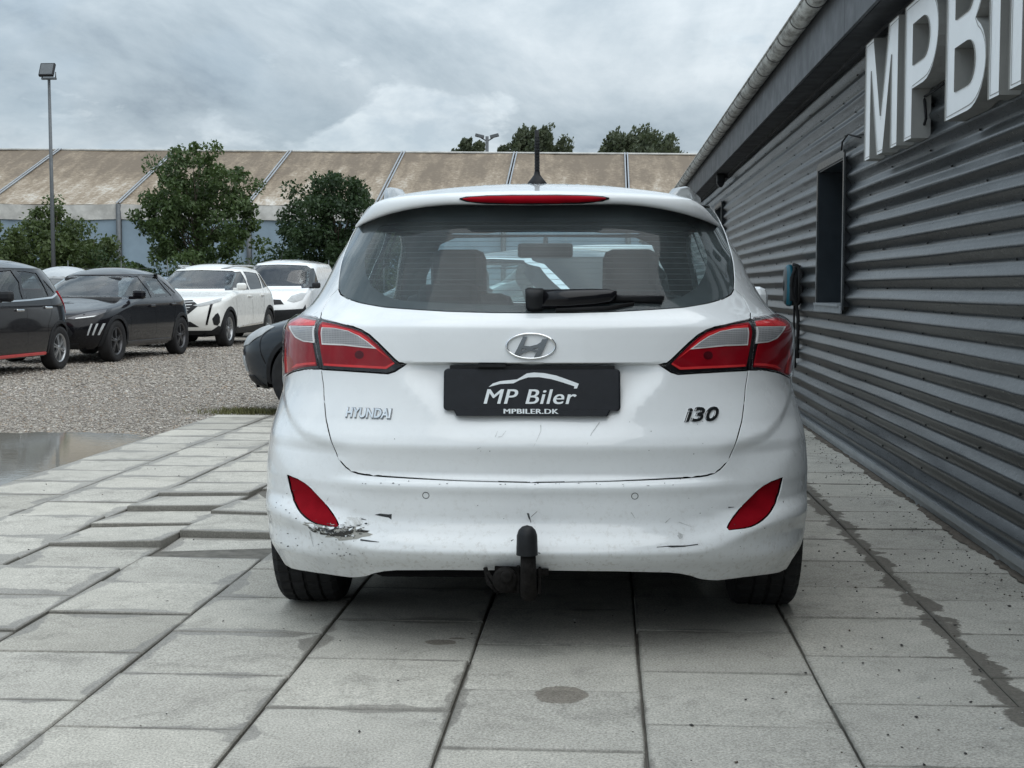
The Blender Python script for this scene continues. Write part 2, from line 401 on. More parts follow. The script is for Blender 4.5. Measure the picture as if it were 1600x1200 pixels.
# stones: many small irregular lumps in one mesh
def stones(name, XY, size, z0, tones, seed, label, flat=.65):
    r = np.random.default_rng(seed); n = len(XY)
    base = np.array([(1, 0, 0), (0, 1, 0), (-1, 0, 0), (0, -1, 0), (.0, .0, 1), (0, 0, -.7), (.55, .55, .55), (-.55, -.55, .55)], float)
    tri = np.array([(0, 1, 6), (1, 4, 6), (4, 0, 6), (2, 3, 7), (3, 4, 7), (4, 2, 7), (1, 2, 4), (3, 0, 4), (1, 0, 5), (2, 1, 5), (3, 2, 5), (0, 3, 5)])
    P = base[None] * (1 + r.normal(0, .18, (n, 8, 1)))
    P = P * (np.stack([r.uniform(.7, 1.3, n), r.uniform(.6, 1.1, n), r.uniform(.7, 1.1, n) * flat], -1) * size[:, None])[:, None]
    a = r.uniform(0, 6.28, n); ca, sa = np.cos(a)[:, None], np.sin(a)[:, None]
    X = P[..., 0] * ca - P[..., 1] * sa; Y = P[..., 0] * sa + P[..., 1] * ca
    V = np.stack([X + XY[:, :1], Y + XY[:, 1:], P[..., 2] + z0 + (size * .30)[:, None]], -1).reshape(-1, 3)
    T = (tri[None] + (np.arange(n) * 8)[:, None, None]).reshape(-1, 3)
    me = bpy.data.meshes.new(name); me.vertices.add(len(V)); me.vertices.foreach_set('co', V.ravel().astype(np.float32))
    me.loops.add(T.size); me.loops.foreach_set('vertex_index', T.ravel().astype(np.int32))
    me.polygons.add(len(T)); me.polygons.foreach_set('loop_start', np.arange(0, T.size, 3, dtype=np.int32)); me.polygons.foreach_set('loop_total', np.full(len(T), 3, np.int32))
    at = me.attributes.new('tone', 'FLOAT_COLOR', 'POINT'); c = np.ones((n, 8, 4)); c[..., :3] = tones[:, None]
    at.data.foreach_set('color', c.ravel().astype(np.float32)); me.update(); me.validate()
    o = link(name, me, None, [M['stone']]); return tag(o, label, 'gravel', kind='stuff')
def tones(n, seed):
    r = np.random.default_rng(seed); k = r.choice(4, n, p=[.45, .25, .2, .1])
    base = np.array([(.32, .29, .255), (.19, .17, .15), (.46, .43, .39), (.30, .235, .175)])[k]
    return base * r.uniform(.7, 1.25, (n, 1))
PUD = [(-3.36, 9.05), (-3.36, 9.8), (-3.40, 10.25), (-3.62, 10.62), (-4.1, 10.72), (-4.7, 10.66), (-5.6, 10.9), (-6.6, 11.1), (-7.6, 10.7), (-7.8, 9.6), (-7.0, 8.6), (-5.8, 7.9), (-4.9, 7.3), (-3.9, 7.0), (-3.40, 6.9), (-3.37, 8.0)]
def in_poly(P, poly):
    x, y = P[:, 0], P[:, 1]; q = np.zeros(len(P), bool); n = len(poly); j = n - 1
    for i in range(n):
        xi, yi = poly[i]; xj, yj = poly[j]
        if yi != yj:
            q ^= ((yi > y) != (yj > y)) & (x < (xj - xi) * (y - yi) / (yj - yi) + xi)
        j = i
    return q
def gravel_field(seed, n, x0, x1, y0, y1, s0, s1):
    r = np.random.default_rng(seed); XY = np.stack([r.uniform(x0, x1, n), r.uniform(y0, y1, n)], -1)
    keep = (XY[:, 0] < JX[0] - .03) | (XY[:, 1] > PAV_END + .03)
    inp = in_poly(XY, [(x_ * 1.0, y_) for x_, y_ in PUD]); keep &= ~inp | (r.uniform(0, 1, n) < .004)
    XY = XY[keep]; return XY, r.uniform(s0, s1, len(XY)) ** 1.0
A1, S1 = gravel_field(1, 76000, -9.5, -2.3, 7.0, 16.0, .005, .014)
A2, S2 = gravel_field(2, 46000, -10.5, 1.3, 14.5, 30.0, .009, .021)
A3 = np.stack([rng.uniform(-3.75, -2.2, 2600), PAV_END + np.abs(rng.normal(0, .16, 2600))], -1); S3 = rng.uniform(.006, .015, 2600)
A4 = np.stack([JX[0] + rng.normal(-.06, .09, 2200), rng.uniform(7.0, PAV_END, 2200)], -1); S4 = rng.uniform(.005, .014, 2200)
XY = np.concatenate([A1, A2, A3]); SZ = np.concatenate([S1, S2, S3])
stones('gravel', XY, SZ, -0.045, tones(len(XY), 3), 4, 'loose grey and brown gravel covering the car lot')
# crumbs of grit on the slabs, denser by the wall
n1, n2, n3 = 260, 420, 170
G = np.concatenate([np.stack([rng.uniform(-3.3, 1.5, n1), rng.uniform(2.9, 11.5, n1)], -1), np.stack([1.52 - np.abs(rng.normal(0, .10, n2)), rng.uniform(2.5, 11.8, n2)], -1), np.stack([JX[8] + rng.normal(.35, .25, n3), rng.uniform(3.0, 8.5, n3)], -1)])
G = G[G[:, 0] < 1.57]; tn = np.array([(.045, .042, .04), (.5, .5, .48), (.10, .08, .06)])[rng.choice(3, len(G), p=[.6, .13, .27])]
stones('grit', G, rng.uniform(.0018, .0062, len(G)), .002, tn, 9, 'dark and pale crumbs of grit strewn over the slabs')
# puddle on the gravel beside the apron
def smooth_poly(P, k=6):
    P = [np.array(q) for q in P]; o = []; n = len(P)
    for i in range(n):
        a, b_, c_, d_ = P[i - 1], P[i], P[(i + 1) % n], P[(i + 2) % n]
        for j in range(k):
            t = j / k; o.append(.5 * ((2 * b_) + (-a + c_) * t + (2 * a - 5 * b_ + 4 * c_ - d_) * t * t + (-a + 3 * b_ - 3 * c_ + d_) * t ** 3))
    return o
pp = smooth_poly(PUD); m = MB(); m.add([(q[0] + rng.normal(0, .02), q[1] + rng.normal(0, .03), -0.013) for q in pp], [tuple(range(len(pp)))])
tag(m.build('puddle', M['water'], fix=False), kind='structure')
# grass tuft at the end of the apron
def grass(name, cx, cy, rx, ry, n, h, label):
    t = NT('grass_blade'); t.set(base=t.ramp(t.noise(t.coord('World'), 30, 2), [(0.3, (.075, .085, .03)), (0.7, (.19, .18, .07))]), rough=0.7)
    m = MB()
    for i in range(n):
        x = cx + random.gauss(0, rx); y = cy + random.gauss(0, ry); a = random.uniform(0, 6.28); hh = h * random.uniform(.4, 1.1); w = .004
        dx, dy = math.cos(a), math.sin(a); ln = random.uniform(.2, .7) * hh
        m.add([(x - dy * w, y + dx * w, -.045), (x + dy * w, y - dx * w, -.045), (x + dx * ln * .4 + dy * w * .7, y + dy * ln * .4 - dx * w * .7, -.045 + hh * .6), (x + dx * ln, y + dy * ln, -.045 + hh)], [(0, 1, 2), (0, 2, 3)])
    return tag(m.build(name, t.mat, fix=False), label, 'grass', kind='stuff')
p = at_ground(378, 640); grass('grass_tuft', p[0], p[1] + .08, .17, .09, 900, .06, 'thin olive grass growing where the paving meets the gravel')
p = at_ground(430, 641); grass('weed_patch', p[0] + .1, p[1] + .15, .25, .1, 500, .06, 'short dark weeds by the wheel of the dark grey car')

# ================================================================== DARK METAL BUILDING
def mats_wall():
    t = NT('corrugated_steel'); w = t.coord('World')
    streak = t.noise(t.mapping(w, (1, .25, 6)), 3, 6, 0.65); fine = t.noise(w, 60, 4)
    base = t.ramp(streak, [(0.3, (0.034, 0.039, 0.043)), (0.7, (0.066, 0.073, 0.078))])
    dust = t.ramp(t.noise(t.mapping(w, (1, .5, 3)), 5, 7, .7), [(0.55, 0.0), (0.8, 0.35)])
    t.set(base=t.mix(dust, base, (0.2, 0.205, 0.2)), rough=t.ramp(fine, [(0.3, .26), (0.7, .36)]), metal=0.45, spec=0.6)
    t.bump(t.noise(t.mapping(w, (1, .6, .4)), 2.6, 3), 0.25, 0.02); M['steel'] = t.mat
    plain('fascia_steel', (0.060, 0.066, 0.075), 0.5, var=0.18, scale=3, kind='World')
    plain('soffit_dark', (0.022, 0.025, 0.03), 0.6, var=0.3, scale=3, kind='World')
    t = NT('zinc_gutter'); w = t.coord('World')
    st = t.ramp(t.noise(t.mapping(w, (3, 1.2, 3)), 5, 7, .7), [(0.42, 0.0), (0.62, 0.85)])
    t.set(base=t.mix(st, (0.62, 0.63, 0.61), (0.15, 0.145, 0.13)), rough=0.55, metal=0.15); M['zinc'] = t.mat
    plain('zinc_band', (0.10, 0.10, 0.10), 0.5, metal=.4, kind='World')
    plain('trim_steel', (0.30, 0.32, 0.335), 0.45, metal=.3, var=.12, kind='World')
    plain('window_dark', (0.016, 0.022, 0.028), 0.35, var=.2, kind='World')
    t = NT('window_pane'); t.set(base=(0.012, 0.018, 0.022), rough=0.05, spec=0.5); M['wpane'] = t.mat
    plain('letter_face', (0.87, 0.885, 0.89), 0.35, var=.03, scale=4, kind='World')
    plain('letter_return', (0.30, 0.30, 0.285), 0.55, var=.1, scale=5, kind='World')
    plain('screw', (0.02, 0.02, 0.02), 0.5)
    plain('black_plastic', (0.012, 0.013, 0.015), 0.5, var=.2, scale=15, spec=.25)
    plain('black_rubber', (0.018, 0.018, 0.019), 0.8, var=.25, scale=12, bump=.15, spec=.25)
mats_wall()
bld = empty('metal_building', (WALL_X, 10, 0), 0, 'low dark building clad in horizontal corrugated steel with a gutter', 'building')
def bpart(mb, name, mat, fix=True, parent=None):
    o = mb.build(name, mat, None, fix); o.parent = parent or bld
    if parent is None: o.matrix_parent_inverse = Matrix.Translation((-WALL_X, -10, 0))
    return o
PITCHZ = 0.1133; CREST0 = 1.154; TOPZ = 2.575
WINS = [(9.47, 10.60, 0.985, 1.965), (19.45, 20.55, 1.45, 2.235)]
# profile, bottom to top, per rib: x is outward (towards -X)
prof = []
k0 = -9
# rolled sheet: rounded crest low on each rib, long face turned to the sky, short steep face turned to the ground
for k in range(k0, 13):
    zc = CREST0 + k * PITCHZ
    for dz, dx in ((-0.052, .003), (-0.040, .006), (-0.012, .031), (-0.004, .0365), (0.003, .037), (0.012, .033), (0.044, .007), (0.0535, .003)):
        z = zc + dz
        if .075 < z < TOPZ: prof.append((z, dx))
prof = [(.075, .01)] + prof + [(TOPZ, .01)]
def sheet(y0, y1, seed):
    r = np.random.default_rng(seed); ys = set(np.round(np.linspace(y0, y1, int((y1 - y0) / .22) + 2), 4))
    for w_ in WINS:
        for q in w_[:2]:
            if y0 < q < y1: ys.add(q)
    ys = sorted(ys); m = MB(); V = []; Fs = []; n = len(prof)
    ph = r.uniform(0, 6.3, (n, 3))
    for y in ys:
        for j, (z, dx) in enumerate(prof):
            d = .0016 * math.sin(y * 1.9 + z * 2 + seed) + .0011 * math.sin(y * 4.7 + z * 9) + r.normal(0, .0004)
            if 5.2 < y < 5.9 and .5 < z < .85: d -= .012 * math.exp(-((y - 5.52) / .10) ** 2 - ((z - .68) / .11) ** 2)
            if 10.9 < y < 13 and .75 < z < 1.25: d += .006 * math.sin(y * 16 + z * 30) * math.exp(-((z - .98) / .13) ** 2)
            V.append((WALL_X - dx + d, y, z + .0014 * math.sin(y * 2.3 + ph[j, 0])))
    for i in range(len(ys) - 1):
        ym = (ys[i] + ys[i + 1]) / 2
        for j in range(n - 1):
            zm = (prof[j][0] + prof[j + 1][0]) / 2
            if any(a < ym < b_ and c < zm < d_ for a, b_, c, d_ in WINS): continue
            a = i * n + j; Fs.append((a, a + n, a + n + 1, a + 1))
    m.add(V, Fs, smooth=True); o = bpart(m, 'wall_sheet', M['steel'], fix=False); return o
yb = [-6, -0.5, 5.35, 11.6, 17.8, 24, 30.5, 37, 43, 49, 56]
for i in range(len(yb) - 1): sheet(yb[i] - .04, yb[i + 1], 20 + i)
m = MB()     # dark lining behind the sheets, with the window openings left free
ycut = [-6] + [q for w_ in WINS for q in w_[:2]] + [56]
for i in range(len(ycut) - 1):
    a, b_ = ycut[i], ycut[i + 1]
    w_ = next((w for w in WINS if abs(w[0] - a) < 1e-6), None)
    if w_ is None: m.box((WALL_X + .05, (a + b_) / 2, 1.3), (.04, b_ - a, 2.6))
    else:
        m.box((WALL_X + .05, (a + b_) / 2, w_[2] / 2), (.04, b_ - a, w_[2])); m.box((WALL_X + .05, (a + b_) / 2, (w_[3] + 2.6) / 2), (.04, b_ - a, 2.6 - w_[3]))
m.box((3.6, 25, 1.6), (3.6, 61.8, 3.2))
bpart(m, 'wall_core', M['soffit_dark'])
m = MB(); m.box((WALL_X - .012, 25, .066), (.05, 62, .03)); m.box((WALL_X - .002, 25, .026), (.03, 62, .05), bev=0)
bpart(m, 'base_flashing', M['trim_steel'])
m = MB()      # fixing screws
r0 = np.random.default_rng(5)
for k in range(k0, 13):
    z = CREST0 + k * PITCHZ - .050
    if not .1 < z < 2.5: continue
    for j in range(36):
        y = 3.0 + j * 1.05 + (k % 2) * .52 + r0.normal(0, .06)
        if r0.uniform() < .12: continue
        if any(a - .03 < y < b_ + .03 and c - .05 < z < d_ + .05 for a, b_, c, d_ in WINS): continue
        m.lathe([(-.008, .0001), (-.008, .004), (-.003, .0055), (0, .0055)], 6, 'X', (WALL_X - .003, y, z), smooth=False)
tag(bpart(m, 'fixing_screws', M['screw']), kind='stuff')
for (a, b_, c, d_) in WINS:
    w = empty('window', (0, 0, 0)); w.parent = bld; w.matrix_parent_inverse = Matrix.Translation((-WALL_X, -10, 0))
    big = a < 15
    f_ = MB(); xo, xi = WALL_X - .052, WALL_X + .20; t_ = .018
    f_.box(((xo + xi) / 2, a + t_ / 2, (c + d_) / 2), (xi - xo, t_, d_ - c)); f_.box(((xo + xi) / 2, b_ - t_ / 2, (c + d_) / 2), (xi - xo, t_, d_ - c))
    f_.box(((xo + xi) / 2, (a + b_) / 2, d_ - t_ / 2), (xi - xo, b_ - a - 2 * t_, t_))
    bpart(f_, 'window_reveal', M['window_dark'], parent=w)
    f_ = MB()
    for yy in (a - .012, b_ + .012): f_.box((xo - .003, yy, (c + d_) / 2), (.012, .045, d_ - c + .05))
    f_.box((xo - .0025, (a + b_) / 2, d_ + .018), (.013, b_ - a, .05)); bpart(f_, 'window_frame', M['steel'], parent=w)
    f_ = MB(); f_.box(((xo + xi) / 2 - .015, (a + b_) / 2, c + .006), (xi - xo + .03, b_ - a - 2 * t_ - .004, .016)); f_.box((xo - .012, (a + b_) / 2, c - .022), (.012, b_ - a + .03, .05)); bpart(f_, 'sill', M['trim_steel'], parent=w)
    f_ = MB(); f_.box((xi - .012, (a + b_) / 2, (c + d_) / 2 + .012), (.01, b_ - a - 2 * t_, d_ - c - .04)); bpart(f_, 'pane', M['wpane'], parent=w)
# eave: soffit, fascia boards, gutter with straps
XF = 1.37
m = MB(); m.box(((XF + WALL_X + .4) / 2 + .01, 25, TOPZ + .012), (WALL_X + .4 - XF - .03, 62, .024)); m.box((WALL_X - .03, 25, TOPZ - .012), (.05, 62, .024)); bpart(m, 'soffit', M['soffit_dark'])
y = -6.0
while y < 56:
    m = MB(); m.box((XF, y + 1.2, (TOPZ - .012 + 2.905) / 2), (.02, 2.393, 2.905 - TOPZ + .012), bev=.002); bpart(m, 'fascia_board', M['fascia_steel']); y += 2.4
m = MB(); m.add([(XF - .02, -6, 2.93), (XF - .02, 56, 2.93), (7.0, 56, 4.1), (7.0, -6, 4.1)], [(0, 1, 2, 3)]); m.add([(XF - .02, -6, 2.91), (XF - .02, 56, 2.91), (7.0, 56, 4.08), (7.0, -6, 4.08)], [(3, 2, 1, 0)]); bpart(m, 'roof', M['fascia_steel'])
GX, GZ, GR = 1.292, 2.915, .068
m = MB(); arc = [(math.pi + math.pi * i / 14) for i in range(15)]
outer = [(GX + GR * math.cos(a), GZ + GR * math.sin(a)) for a in arc]; inner = [(GX + (GR - .004) * math.cos(a), GZ + (GR - .004) * math.sin(a)) for a in reversed(arc)]
lip = [(GX - GR - .008 + .008 * math.cos(a), GZ + .008 * math.sin(a)) for a in np.linspace(math.pi * .1, -math.pi, 7)]
m.smooth = True; pf = outer + inner
V = []; Fs = []; ysg = np.linspace(-6, 56, 62); n = len(pf)
for y in ysg: V += [(q[0], y, q[1]) for q in pf]
for i in range(len(ysg) - 1):
    for j in range(n): a = i * n + j; b_ = i * n + (j + 1) % n; Fs.append((a, b_, b_ + n, a + n))
m.add(V, Fs, smooth=True); m.tube([(GX - GR - .002, -6, GZ + .002), (GX - GR - .002, 56, GZ + .002)], .009, 8)
bpart(m, 'gutter', M['zinc'])
gm = MB()
ar2 = [(math.pi + math.pi * i / 12) for i in range(13)]
for sgn in (-1, 1): pass
V = []; Fs = []
for i, a in enumerate(ar2):
    for (rr, dy) in ((GR + .001, -.011), (GR + .004, -.011), (GR + .004, .011), (GR + .001, .011)): V.append((GX + rr * math.cos(a), dy, GZ + rr * math.sin(a)))
    if i:
        for k in range(4): a0 = (i - 1) * 4 + k; b0 = (i - 1) * 4 + (k + 1) % 4; Fs.append((a0, b0, b0 + 4, a0 + 4))
gm.add(V, Fs, smooth=False); gme = gm.mesh('gutter_strap'); gme.materials.append(M['zinc_band'])
for k in range(44):
    o = link('gutter_strap', gme, bld); o.location = (-WALL_X, -10 + 3.4 + k * .71 + random.uniform(-.02, .02), 0)
# small black floodlight housing under the eave
p = at_x(1126, 268, 1.46); m = MB(); m.box((0, 0, 0), (.10, .14, .12), bev=.015); m.prism([(-.05, -.06), (.05, -.06), (.02, -.11), (-.02, -.11)], 'Y', -.06, .06); m.box((.06, 0, .03), (.06, .05, .05))
o = m.build('eave_floodlight', M['black_plastic']); o.location = (p[0], p[1], TOPZ - .06); tag(o, 'small black floodlight tucked under the dark eave', 'lamp')

# ---------------------------------------------------------------- sign letters
def arc_pts(cx, cy, rx, ry, a0, a1, n=14): return [(cx + rx * math.cos(R_(a0 + (a1 - a0) * i / n)), cy + ry * math.sin(R_(a0 + (a1 - a0) * i / n))) for i in range(n + 1)]
GLY = {
 'M': ([[(0, 0), (0, 1), (.26, 1), (.485, .31), (.71, 1), (.97, 1), (.97, 0), (.785, 0), (.785, .74), (.575, 0), (.395, 0), (.185, .74), (.185, 0)]], []),
 'P': ([[(0, 0), (0, 1), (.48, 1)] + arc_pts(.48, .68, .33, .32, 90, -90) + [(.21, .36), (.21, 0)]], [[(.21, .83)] + [(.45, .83)] + arc_pts(.45, .68, .15, .15, 90, -90) + [(.21, .53)]]),
 'B': ([[(0, 0), (0, 1), (.47, 1)] + arc_pts(.47, .755, .30, .245, 90, -60, 10) + arc_pts(.49, .275, .34, .275, 60, -90, 12)], [[(.20, .84), (.44, .84)] + arc_pts(.44, .73, .12, .11, 90, -90, 10) + [(.20, .62)], [(.20, .44), (.46, .44)] + arc_pts(.46, .30, .15, .14, 90, -90, 10) + [(.20, .16)]]),
 'i': ([[(0, 0), (0, .74), (.20, .74), (.20, 0)], [(0, .83), (0, 1), (.20, 1), (.20, .83)]], []),
 'l': ([[(0, 0), (0, 1), (.20, 1), (.20, 0)]], []),
 'e': ([arc_pts(.36, .37, .36, .39, -38, -322, 30)[::-1] [0:0] + arc_pts(.36, .37, .36, .39, 0, 318, 34) + arc_pts(.36, .37, .19, .22, 318, 188, 14) + [(.175, .31), (.72, .31)]], [[(.19, .45)] + arc_pts(.36, .45, .17, .17, 180, 0, 12)]),
 'r': ([[(0, 0), (0, .74), (.19, .74), (.19, .64)] + arc_pts(.40, .52, .21, .24, 150, 80, 6) + [(.44, .57)] + arc_pts(.38, .42, .18, .16, 90, 180, 6) + [(.20, 0)]], [])}
def cdt_fill(outer, holes):
    V = []; E = []
    for lp in outer + holes:
        b0 = len(V); V += [Vector(q) for q in lp]; E += [(b0 + i, b0 + (i + 1) % len(lp)) for i in range(len(lp))]
    r = delaunay_2d_cdt(V, E, [], 0, 1e-7); P = np.array([tuple(q) for q in r[0]]); T = np.array([t for t in r[2] if len(t) == 3])
    c = P[T].mean(1); k = np.zeros(len(T), bool)
    for lp in outer: k |= in_poly(c, lp)
    for lp in holes: k &= ~in_poly(c, lp)
    return P, T[k]
LX, LZ, LH = 1.488, 1.838, .662
def letter(ch, yl, wid, label):
    outer, holes = GLY[ch]; xs = [q[0] for lp in outer for q in lp]; w0 = max(xs)
    root = empty('sign_letter', (WALL_X - .04, yl - wid / 2, LZ), 0, label, 'sign letter', 'letters of the wall sign')
    def tr(q): return (yl - q[0] / w0 * wid, LZ + q[1] * LH)
    P, T = cdt_fill(outer, holes); m = MB()
    m.add([(LX, *tr(q)) for q in P], [tuple(t) for t in T]); face = m.build('face', M['letter_face'], fix=False)
    m = MB()
    for lp in outer + holes:
        n = len(lp); V = []
        c = np.mean(lp, 0)
        for xx in (LX - .006, LX + .088): V += [(xx, *tr(q)) for q in lp]
        m.add(V, [(i, (i + 1) % n, n + (i + 1) % n, n + i) for i in range(n)], smooth=len(lp) > 20 and False)
    m.add([(LX + .0865, *tr(q)) for q in P], [tuple(t) for t in T])
    ret = m.build('return', M['letter_return'])
    # thin trim line set in from the rim
    for o in (face, ret): o.parent = root; o.matrix_parent_inverse = Matrix.Translation((-(WALL_X - .04), -(yl - wid / 2), -LZ))
    m = MB()
    for lp in outer:
        a = np.array(lp); 
        e = np.roll(a, -1, 0) - a; nrm = np.stack([-e[:, 1], e[:, 0]], -1); nrm /= np.linalg.norm(nrm, axis=1)[:, None] + 1e-9
        area = np.sum(a[:, 0] * np.roll(a[:, 1], -1) - np.roll(a[:, 0], -1) * a[:, 1]); sg = 1 if area > 0 else -1
        vn = nrm + np.roll(nrm, 1, 0); vn /= np.maximum(.5, np.linalg.norm(vn, axis=1))[:, None]
        for d0, d1 in ((.028, .036),):
            n = len(a); V = [(LX - .0015, *tr(q)) for q in a + vn * sg * d0] + [(LX - .0015, *tr(q)) for q in a + vn * sg * d1]
            m.add(V, [(i, (i + 1) % n, n + (i + 1) % n, n + i) for i in range(n)])
    o = m.build('trim_line', M['letter_return'], fix=False); o.parent = root; o.matrix_parent_inverse = ret.matrix_parent_inverse.copy()
    # two stand-off bolts to the cladding
    m = MB()
    for fz in (.18, .86): m.tube([(LX + .08, yl - .06, LZ + fz * LH), (WALL_X + .01, yl - .06, LZ + fz * LH)], .008, 6)
    o = m.build('stand_off', M['screw']); o.parent = root; o.matrix_parent_inverse = ret.matrix_parent_inverse.copy()
letter('M', 8.40, .93, 'white channel letter M, first of the wall sign')
letter('P', 7.31, .74, 'white channel letter P between the M and the B')
letter('B', 6.43, .68, 'white channel letter B after the gap following the P')
letter('i', 5.72, .165, 'white channel letter i next to the B, dot above its stem')
letter('l', 5.43, .165, 'white channel letter l between the i and the e')
letter('e', 5.07, .56, 'white round channel letter e after the l')
letter('r', 4.40, .37, 'white channel letter r that ends the wall sign')
m = MB(); q = [at_x(1444, 150, 1.545), at_x(1447, 185, 1.54), at_x(1441, 205, 1.55), at_x(1437, 218, 1.56)]
m.tube(q, .007, 6); q = [at_x(1475, 130, 1.55), at_x(1455, 145, 1.545), at_x(1444, 151, 1.545)]; m.tube(q, .006, 6)
tag(m.build('sign_cable', M['black_rubber']), 'thin black cable hanging between the letters P and B', 'cable')
m = MB(); q = [at_x(1345, 215, 1.555), at_x(1325, 210, 1.55), at_x(1316, 222, 1.55), at_x(1314, 245, 1.555), at_x(1319, 262, 1.56)]; m.tube(q, .006, 6)
tag(m.build('window_cable', M['black_rubber']), 'black cable running down the corner of the narrow window', 'cable')

# ---------------------------------------------------------------- wall charger
def charger():
    p = at_x(1226, 446, 1.46); Y, Z = p[1], p[2]
    root = empty('wall_charger', (WALL_X - .04, Y, Z), 0, 'teal rimmed oval charging box with black cable on the corrugated wall', 'charger'); root.scale = (.85, .8, .85)
    plain('charger_teal', (0.008, 0.11, 0.16), 0.4); plain('charger_grey', (0.10, 0.11, 0.115), 0.45)
    def oval(a, b_, x, n=40, pw=2.6):
        o = []
        for i in range(n):
            t = 2 * math.pi * i / n; c, s = math.cos(t), math.sin(t)
            o.append((x, a * math.copysign(abs(c) ** (2 / pw), c), b_ * math.copysign(abs(s) ** (2 / pw), s)))
        return o
    def rings(lst, mat, name, cap=(True, True)):
        m = MB(); n = 40; V = []; Fs = []
        for (a, b_, x) in lst: V += oval(a, b_, x)
        for i in range(len(lst) - 1):
            for k in range(n): q = i * n + k; w = i * n + (k + 1) % n; Fs.append((q, w, w + n, q + n))
        if cap[0]: Fs.append(tuple(range(n)))
        if cap[1]: Fs.append(tuple(range((len(lst) - 1) * n, len(lst) * n)))
        m.add(V, Fs, smooth=True); return m.build(name, mat, root)
    rings([(.10, .17, .04), (.125, .195, .02), (.125, .195, -.055)], M['black_plastic'], 'back_box')
    rings([(.128, .198, -.055), (.132, .203, -.065), (.130, .200, -.095), (.115, .185, -.108)], M['charger_teal'], 'teal_rim')
    rings([(.112, .182, -.100), (.108, .178, -.116), (.09, .155, -.124), (.001, .001, -.127)], M['charger_grey'], 'front_cover')
    rings([(.055, .055, -.122), (.05, .05, -.130), (.001, .001, -.131)], M['black_plastic'], 'socket_ring', (False, True))
    m = MB()
    for dy, dz in ((0, 0),):
        m.tube([(-.03, -.14, .17), (-.06, -.165, .10), (-.075, -.17, .0), (-.06, -.165, -.10), (-.02, -.15, -.19), (.0, -.13, -.32), (.0, -.12, -.7)], .017, 8)
        m.tube([(-.0, -.16, .19), (.0, -.185, .05), (.0, -.18, -.15)], .015, 8)
        m.tube([(-.02, .02, -.19), (-.02, .03, -.35), (.0, .04, -.8)], .010, 8); m.tube([(-.05, -.13, .20), (-.02, -.175, .19), (.02, -.185, .12), (.02, -.18, -.1), (-.02, -.14, -.2)], .016, 8)
    m.build('cable', M['black_rubber'], root)
    m = MB(); m.box((-.05, -.150, -.03), (.07, .04, .24), bev=.01); m.box((-.05, -.152, -.06), (.05, .05, .09), bev=.012); m.build('holster', M['black_plastic'], root)
charger()

# ================================================================== BACKGROUND
def mats_bg():
    t = NT('tent_membrane'); o = t.mapping(t.coord('World'), (1, 1, 1))
    big = t.noise(o, .35, 6, .65); st = t.noise(t.mapping(o, (1.0, .14, .3)), 1.6, 7, .7); fn = t.noise(o, 7, 6, .7)
    sp = t.n('SeparateXYZ'); t.l(o, sp.inputs[0])
    alg = t.math('ADD', t.math('MULTIPLY', st, .55), t.math('MULTIPLY', big, .35)); alg = t.math('ADD', alg, t.math('MULTIPLY_ADD', fn, .42, -.10))
    alg = t.math('ADD', alg, t.math('MULTIPLY_ADD', sp.outputs[2], .06, -.26))      # algae thickest where rain dries last, near the ridge
    c = t.ramp(alg, [(0.46, (0.46, 0.44, 0.40)), (0.54, (0.31, 0.265, 0.21)), (0.61, (0.215, 0.17, 0.12)), (0.72, (0.13, 0.10, 0.07))])
    t.set(base=c, rough=.8); M['tent'] = t.mat
    plain('tent_valance', (0.43, 0.43, 0.41), .7, var=.25, scale=2.5, kind='World')
    plain('aluminium', (0.27, 0.29, 0.31), .45, metal=.3, var=.15, scale=3, kind='World')
    plain('blue_panel', (0.195, 0.265, 0.325), .6, var=.12, scale=1.2, kind='World')
    plain('pole_steel', (0.10, 0.11, 0.118), .5, metal=.4, kind='World')
    plain('bark', (0.075, 0.06, 0.045), .9, var=.3, scale=8, bump=.4, bscale=20)
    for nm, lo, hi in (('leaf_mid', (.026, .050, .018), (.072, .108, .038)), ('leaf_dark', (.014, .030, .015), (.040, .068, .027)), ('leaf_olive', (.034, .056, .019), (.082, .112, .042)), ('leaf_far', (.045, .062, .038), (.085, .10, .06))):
        t = NT(nm); a = t.n('Attribute'); a.attribute_name = 'tone'; w = t.coord('World')
        f = t.math('MULTIPLY_ADD', t.noise(w, 1.2, 4), .7, t.math('MULTIPLY', a.outputs['Fac'], .5))
        t.set(base=t.ramp(f, [(0.3, lo), (0.85, hi)]), rough=.55, spec=.3)
        tl = t.n('BsdfTranslucent'); tl.inputs[0].default_value = (hi[0] * 1.3, hi[1] * 1.4, hi[2], 1)
        mx = t.n('MixShader'); mx.inputs[0].default_value = .22; t.l(t.b.outputs[0], mx.inputs[1]); t.l(tl.outputs[0], mx.inputs[2]); t.l(mx.outputs[0], t.out.inputs[0]); M[nm] = t.mat
mats_bg()
